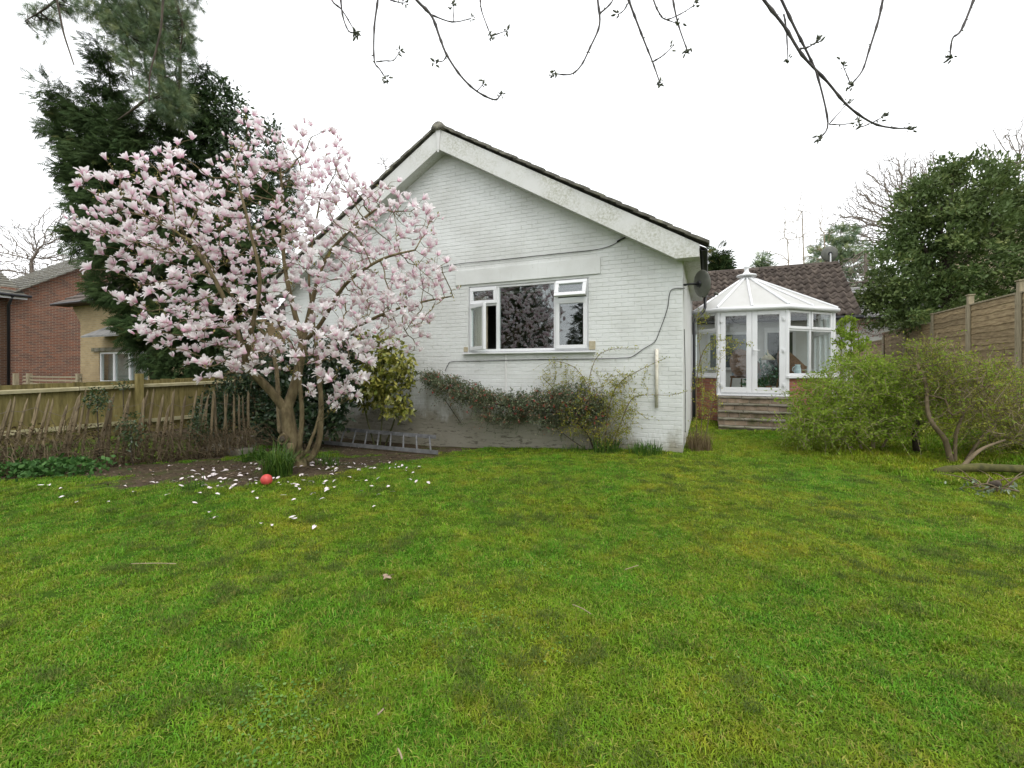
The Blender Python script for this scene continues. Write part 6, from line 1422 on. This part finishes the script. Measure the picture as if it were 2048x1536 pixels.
# the limbs they hang from, and the trunk behind the camera
hub = np.array((2.6, .4, 4.9)); MB().tube(smooth_line([(3.6, -2.6, -.1), (3.5, -2.4, 1.6), (3.2, -1.4, 3.6), tuple(hub)], 5), list(np.linspace(.2, .09, 16)), 10).build('trunk', M['bark_dark'], ct, True)
tops_ = [np.array(P(*zc(*l[0]), CY+.35*math.sin(i//3*2.1))) for i, (l, w) in enumerate(BR) if l[0][1] < 0]
lm1 = smooth_line([hub, (1.2, 2.2, 5.2), (-.2, 3.0, 5.1), (-1.6, 3.3, 5.0)], 6); MB().tube(lm1, list(np.linspace(.08, .025, len(lm1))), 8).build('limb', M['bark_dark'], ct, True)
lm2 = smooth_line([hub, (2.6, 2.0, 5.2), (2.5, 3.0, 5.0)], 6); MB().tube(lm2, list(np.linspace(.07, .025, len(lm2))), 8).build('limb', M['bark_dark'], ct, True)
al = np.array(lm1+lm2)
for q in tops_:
    k = np.argmin(((al-q)**2).sum(1)); MB().tube(smooth_line([al[k], (al[k]+q)/2+np.array((0, 0, .12)), q], 4), list(np.linspace(.015, .008, 9)), 6).build('branch', M['cherry'], ct, True)
# overhead wire at the left
ow = thing('telephone_wire', 'thin overhead telephone wire crossing at the far left', 'wire')
MB().tube(smooth_line([P(-200, 428, 18), P(0, 452, 18), P(150, 470, 18), P(420, 512, 18.5), P(560, 520, 19)], 5), .012, 4).build('cable', M['black'], ow)

# ================================================================== TREES LEFT OF THE VIEW (mirrored in the window)
hgr = np.random.default_rng(181)
for k, (X, Y, h, r, lab) in enumerate(((-11.5, 1.5, 8.5, 2.0, 'dark conifer outside the left edge of the view, mirrored in the window'), (-12.0, -3.0, 9.5, 2.3, 'second dark conifer further outside the left edge, mirrored in the window'), (-10.0, -8.0, 9.0, 2.4, 'third dark conifer behind the viewer on the left'), (-5.0, -11.5, 8.0, 2.5, 'broad dark evergreen behind the viewer'), (1.5, -12.5, 7.5, 2.6, 'low dark evergreen straight behind the viewer'))):
    t = thing('conifer_tree', lab, 'tree'); Ez = [(X, Y, h*f, r*(1.1-f), r*(1.1-f), h*.16) for f in np.linspace(.15, .95, 7)]
    cloud(t, 'crown', Ez, 2600, (.35, .7), M['lf_cyp'], hgr, SPR_V, SPR_F, (0, 0, -.4), .9, .25, .4); MB().tube([(X, Y, 0), (X, Y, h*.5), (X, Y, h)], [.22, .15, .02], 7).build('trunk', M['bark_dark'], t, True)

# ================================================================== GRASS
def tuft(seed, nb, rad, hmin, hmax, w, lie=.5):
    r = random.Random(seed); V, Fc = [], []
    for i in range(nb):
        an = r.uniform(0, 6.283); rr = rad*math.sqrt(r.random()); bx, by = rr*math.cos(an), rr*math.sin(an)
        l = r.uniform(hmin, hmax); da = r.uniform(0, 6.283); s_ = lie*r.uniform(.1, 1.2); dx, dy = math.cos(da), math.sin(da); px_, py_ = -dy*w/2, dx*w/2; o = len(V)
        h1, h2 = l*.55*(1-.2*s_), l*(1-.55*s_); V += [(bx-px_, by-py_, -.004), (bx+px_, by+py_, -.004), (bx+dx*l*s_*.35+px_*.8, by+dy*l*s_*.35+py_*.8, h1), (bx+dx*l*s_*.35-px_*.8, by+dy*l*s_*.35-py_*.8, h1), (bx+dx*l*s_, by+dy*l*s_, max(h2, .006))]
        Fc += [(o, o+1, o+2), (o, o+2, o+3), (o+3, o+2, o+4)]
    rn = np.repeat(np.random.default_rng(seed).random(nb), 5); return np_mesh('grass_tuft', np.array(V), np.array(Fc), {'rnd': rn})
def grassmat():
    m, t, b, o = new_mat('grass_blade'); c = lawn_colour(t, 1.5)
    ar_ = t.nodes.new('ShaderNodeAttribute'); ar_.attribute_name = 'rnd'; c = mixc(t, mrange(t, ar_.outputs['Fac'], .82, .9, 0, .55), c, (.42, .33, .11)); c = mixc(t, mrange(t, ar_.outputs['Fac'], .12, .04, 0, .5), c, (.10, .26, .05))
    oi = t.nodes.new('ShaderNodeObjectInfo'); h = t.nodes.new('ShaderNodeHueSaturation'); t.links.new(c, h.inputs['Color'])
    t.links.new(mrange(t, oi.outputs['Random'], 0, 1, .72, 1.3), h.inputs['Value']); t.links.new(mrange(t, oi.outputs['Random'], 0, 1, .492, .508), h.inputs['Hue'])
    t.links.new(h.outputs[0], b.inputs['Base Color']); b.inputs['Roughness'].default_value = .6; b.inputs['Specular IOR Level'].default_value = .1
    tr = t.nodes.new('ShaderNodeBsdfTranslucent'); t.links.new(h.outputs[0], tr.inputs[0]); mx = t.nodes.new('ShaderNodeMixShader'); mx.inputs[0].default_value = .25
    t.links.new(b.outputs[0], mx.inputs[1]); t.links.new(tr.outputs[0], mx.inputs[2]); t.links.new(mx.outputs[0], o.inputs[0]); return m
M['grass'] = grassmat()
def instancer(name, label, meshes, X, Y, Z, rot, scl, idx):
    col = bpy.data.collections.new(name+'_sources')
    for i, me in enumerate(meshes):
        o = bpy.data.objects.new('%s_source_%d' % (name, i), me); col.objects.link(o)
    me = bpy.data.meshes.new(name); n = len(X); me.vertices.add(n); me.vertices.foreach_set('co', np.column_stack([X, Y, Z]).astype(np.float32).ravel())
    a = me.attributes.new('rot', 'FLOAT_VECTOR', 'POINT'); a.data.foreach_set('vector', np.asarray(rot, np.float32).ravel())
    a = me.attributes.new('scl', 'FLOAT', 'POINT'); a.data.foreach_set('value', np.asarray(scl, np.float32))
    a = me.attributes.new('idx', 'INT', 'POINT'); a.data.foreach_set('value', np.asarray(idx, np.int32))
    ob = bpy.data.objects.new(name, me); COL.objects.link(ob); tag(ob, label, None, None, 'stuff')
    ng = bpy.data.node_groups.new(name, 'GeometryNodeTree'); ng.interface.new_socket('Geometry', in_out='INPUT', socket_type='NodeSocketGeometry'); ng.interface.new_socket('Geometry', in_out='OUTPUT', socket_type='NodeSocketGeometry')
    N = ng.nodes; gi = N.new('NodeGroupInput'); go = N.new('NodeGroupOutput'); ci = N.new('GeometryNodeCollectionInfo'); ci.inputs['Collection'].default_value = col
    ci.inputs['Separate Children'].default_value = True; ci.inputs['Reset Children'].default_value = True
    ip = N.new('GeometryNodeInstanceOnPoints'); ip.inputs['Pick Instance'].default_value = True
    def na(nm, ty): q = N.new('GeometryNodeInputNamedAttribute'); q.data_type = ty; q.inputs['Name'].default_value = nm; return q.outputs[0]
    L = ng.links; L.new(gi.outputs[0], ip.inputs['Points']); L.new(ci.outputs[0], ip.inputs['Instance']); L.new(na('idx', 'INT'), ip.inputs['Instance Index'])
    L.new(na('rot', 'FLOAT_VECTOR'), ip.inputs['Rotation']); L.new(na('scl', 'FLOAT'), ip.inputs['Scale']); L.new(ip.outputs[0], go.inputs[0])
    md = ob.modifiers.new('scatter', 'NODES'); md.node_group = ng; return ob
gr = np.random.default_rng(191)
tuf = [tuft(i, 60, .075, .012, .032, .0048, 1.6) for i in range(5)]+[tuft(10+i, 46, .07, .024, .052, .0046, 1.25) for i in range(3)]
for q in tuf: q.materials.append(M['grass'])
X, Y = [], []
for y0_, y1_, dens in ((1.3, 2.6, 540), (2.6, 4.2, 380), (4.2, 6.5, 230), (6.5, 9.5, 150), (9.5, 13, 90)):
    xm = 1.2*y1_+.4; n = int((y1_-y0_)*2*xm*dens); yy = gr.uniform(y0_, y1_, n); xx = gr.uniform(-xm, xm, n); ok = np.abs(xx) < 1.2*yy+.4; X.append(xx[ok]); Y.append(yy[ok])
X, Y = np.concatenate(X), np.concatenate(Y); a_, b_ = X*CA-Y*SA, X*SA+Y*CA
ok = (gr.random(len(X)) > soil(X, Y)*1.05) & ~((b_ > 7.98) & (a_ < AR+.02)) & ~((b_ > 10.85) & (a_ > .2) & (a_ < 1.8)) & ~((b_ > 12.2)) & (a_ > -11.3) & (a_ < 5.4)
X, Y = X[ok], Y[ok]; n = len(X); idx = gr.integers(0, 5, n); lng = vnoise(X, Y, .5, 9); tall = (lng > .74) | ((X > 5.2) & (Y > 5.6)) | ((X*SA+Y*CA > 7.7)); idx = np.where(tall & (gr.random(n) < .7), 5+gr.integers(0, 3, n), idx)
sc_ = gr.uniform(.55, 1.15, n)*(1+.25*ss(3, 8, Y))*np.where((X > 5.2) & (Y > 5.6), 1.7, 1)
instancer('lawn_grass', 'short green and yellow patchy lawn grass', tuf, X, Y, gz(X, Y), np.column_stack([gr.uniform(-.15, .15, n), gr.uniform(-.15, .15, n), gr.uniform(0, 6.28, n)]), sc_, idx)
# dark clumps of mown clippings and moss
clp = [tuft(40+i, 11, .055, .02, .05, .0034, 1.6) for i in range(4)]
mcl = mat('grass_clipping', [(.3, (.048, .085, .010)), (.6, (.085, .12, .016)), (.8, (.19, .16, .04))], 12, .95, .0)
for q in clp: q.materials.append(mcl)
n = 90000; Y = 1.4+gr.random(n)**.75*7.5; X = gr.uniform(-1, 1, n)*(1.2*Y+.3); f = vnoise(X+.6*Y, Y*1.6, .30, 21)*.42+vnoise(X, Y, .085, 22)*.58; big = vnoise(X, Y, 1.3, 23)
th_ = .70-.18*(big-.5)-.035*np.clip(X/4, -1, 1); a_, b_ = X*CA-Y*SA, X*SA+Y*CA; ok = (f+gr.normal(size=n)*.05 > th_) & (b_ < 7.6) & (a_ > -8.2) & (a_ < 3.6) & (soil(X, Y) < .3); X, Y = X[ok], Y[ok]; n = len(X)
instancer('grass_clippings', 'dark clumps of cut grass and moss lying on the lawn', clp, X, Y, gz(X, Y)+.016, np.column_stack([gr.uniform(-.2, .2, n), gr.uniform(-.2, .2, n), gr.uniform(0, 6.28, n)]), gr.uniform(.5, 1.0, n), gr.integers(0, 4, n))
# clover and speedwell leaves low in the turf
cv = [(0, 0, 0)]+[(.5*math.cos(2*math.pi*k/8), .5*math.sin(2*math.pi*k/8)+.5, .06*math.sin(k*2.1)) for k in range(8)]; cf = [(0, 1+k, 1+(k+1) % 8) for k in range(8)]
n = 1100; cs_ = np.column_stack([gr.uniform(-4.5, 4.5, 34), gr.uniform(1.8, 6.0, 34)]); cs_[:5] = [(-1.05, 1.95), (-.95, 1.9), (-1.15, 2.05), (-.3, 2.6), (.2, 3.4)]
k = gr.integers(0, 34, n); k[:260] = gr.integers(0, 5, 260); q = cs_[k]+gr.normal(size=(n, 2))*.14; q3 = np.column_stack([q, gz(q[:, 0], q[:, 1])+gr.uniform(.016, .034, n)])
R = rots(np.column_stack([gr.normal(size=(n, 2)), gr.normal(size=n)*.15]), gr, up=(0, 0, 3)); V, Fc = scatter(np.array(cv), np.array(cf), q3, R, gr.uniform(.008, .016, n))
tag(link('clover', np_mesh('clover', V, Fc, {'rnd': np.repeat(gr.random(n), 9)}), leafmat('clover_leaf', [(0, (.07, .17, .03)), (.6, (.12, .24, .05)), (1, (.19, .30, .09))], .6, .2, .1)), 'small round clover leaves growing low in the lawn', kind='stuff')
# litter on the bare soil
n = 16000; X = gr.uniform(-8, -.8, n); Y = gr.uniform(5, 9.6, n); so = soil(X, Y); a_, b_ = X*CA-Y*SA, X*SA+Y*CA; ok = (so > .45) & (b_ < 7.95) & (gr.random(n) < .5); X, Y = X[ok], Y[ok]; n = len(X)
V, Fc = scatter(np.array(DIA_V), np.array(DIA_F), np.column_stack([X, Y, gz(X, Y)+gr.uniform(.002, .014, n)]), rots(np.column_stack([gr.normal(size=(n, 2)), gr.normal(size=n)*.25]), gr, up=(0, 0, 2)), gr.uniform(.02, .06, n))
tag(link('leaf_litter', np_mesh('leaf_litter', V, Fc, {'rnd': np.repeat(gr.random(n), 4)}), leafmat('litter', [(0, (.035, .024, .015)), (.5, (.085, .06, .035)), (.85, (.17, .125, .08)), (1, (.36, .29, .24))], .9, .05, .1)), 'brown leaf litter and withered petals on the bare soil', kind='stuff')
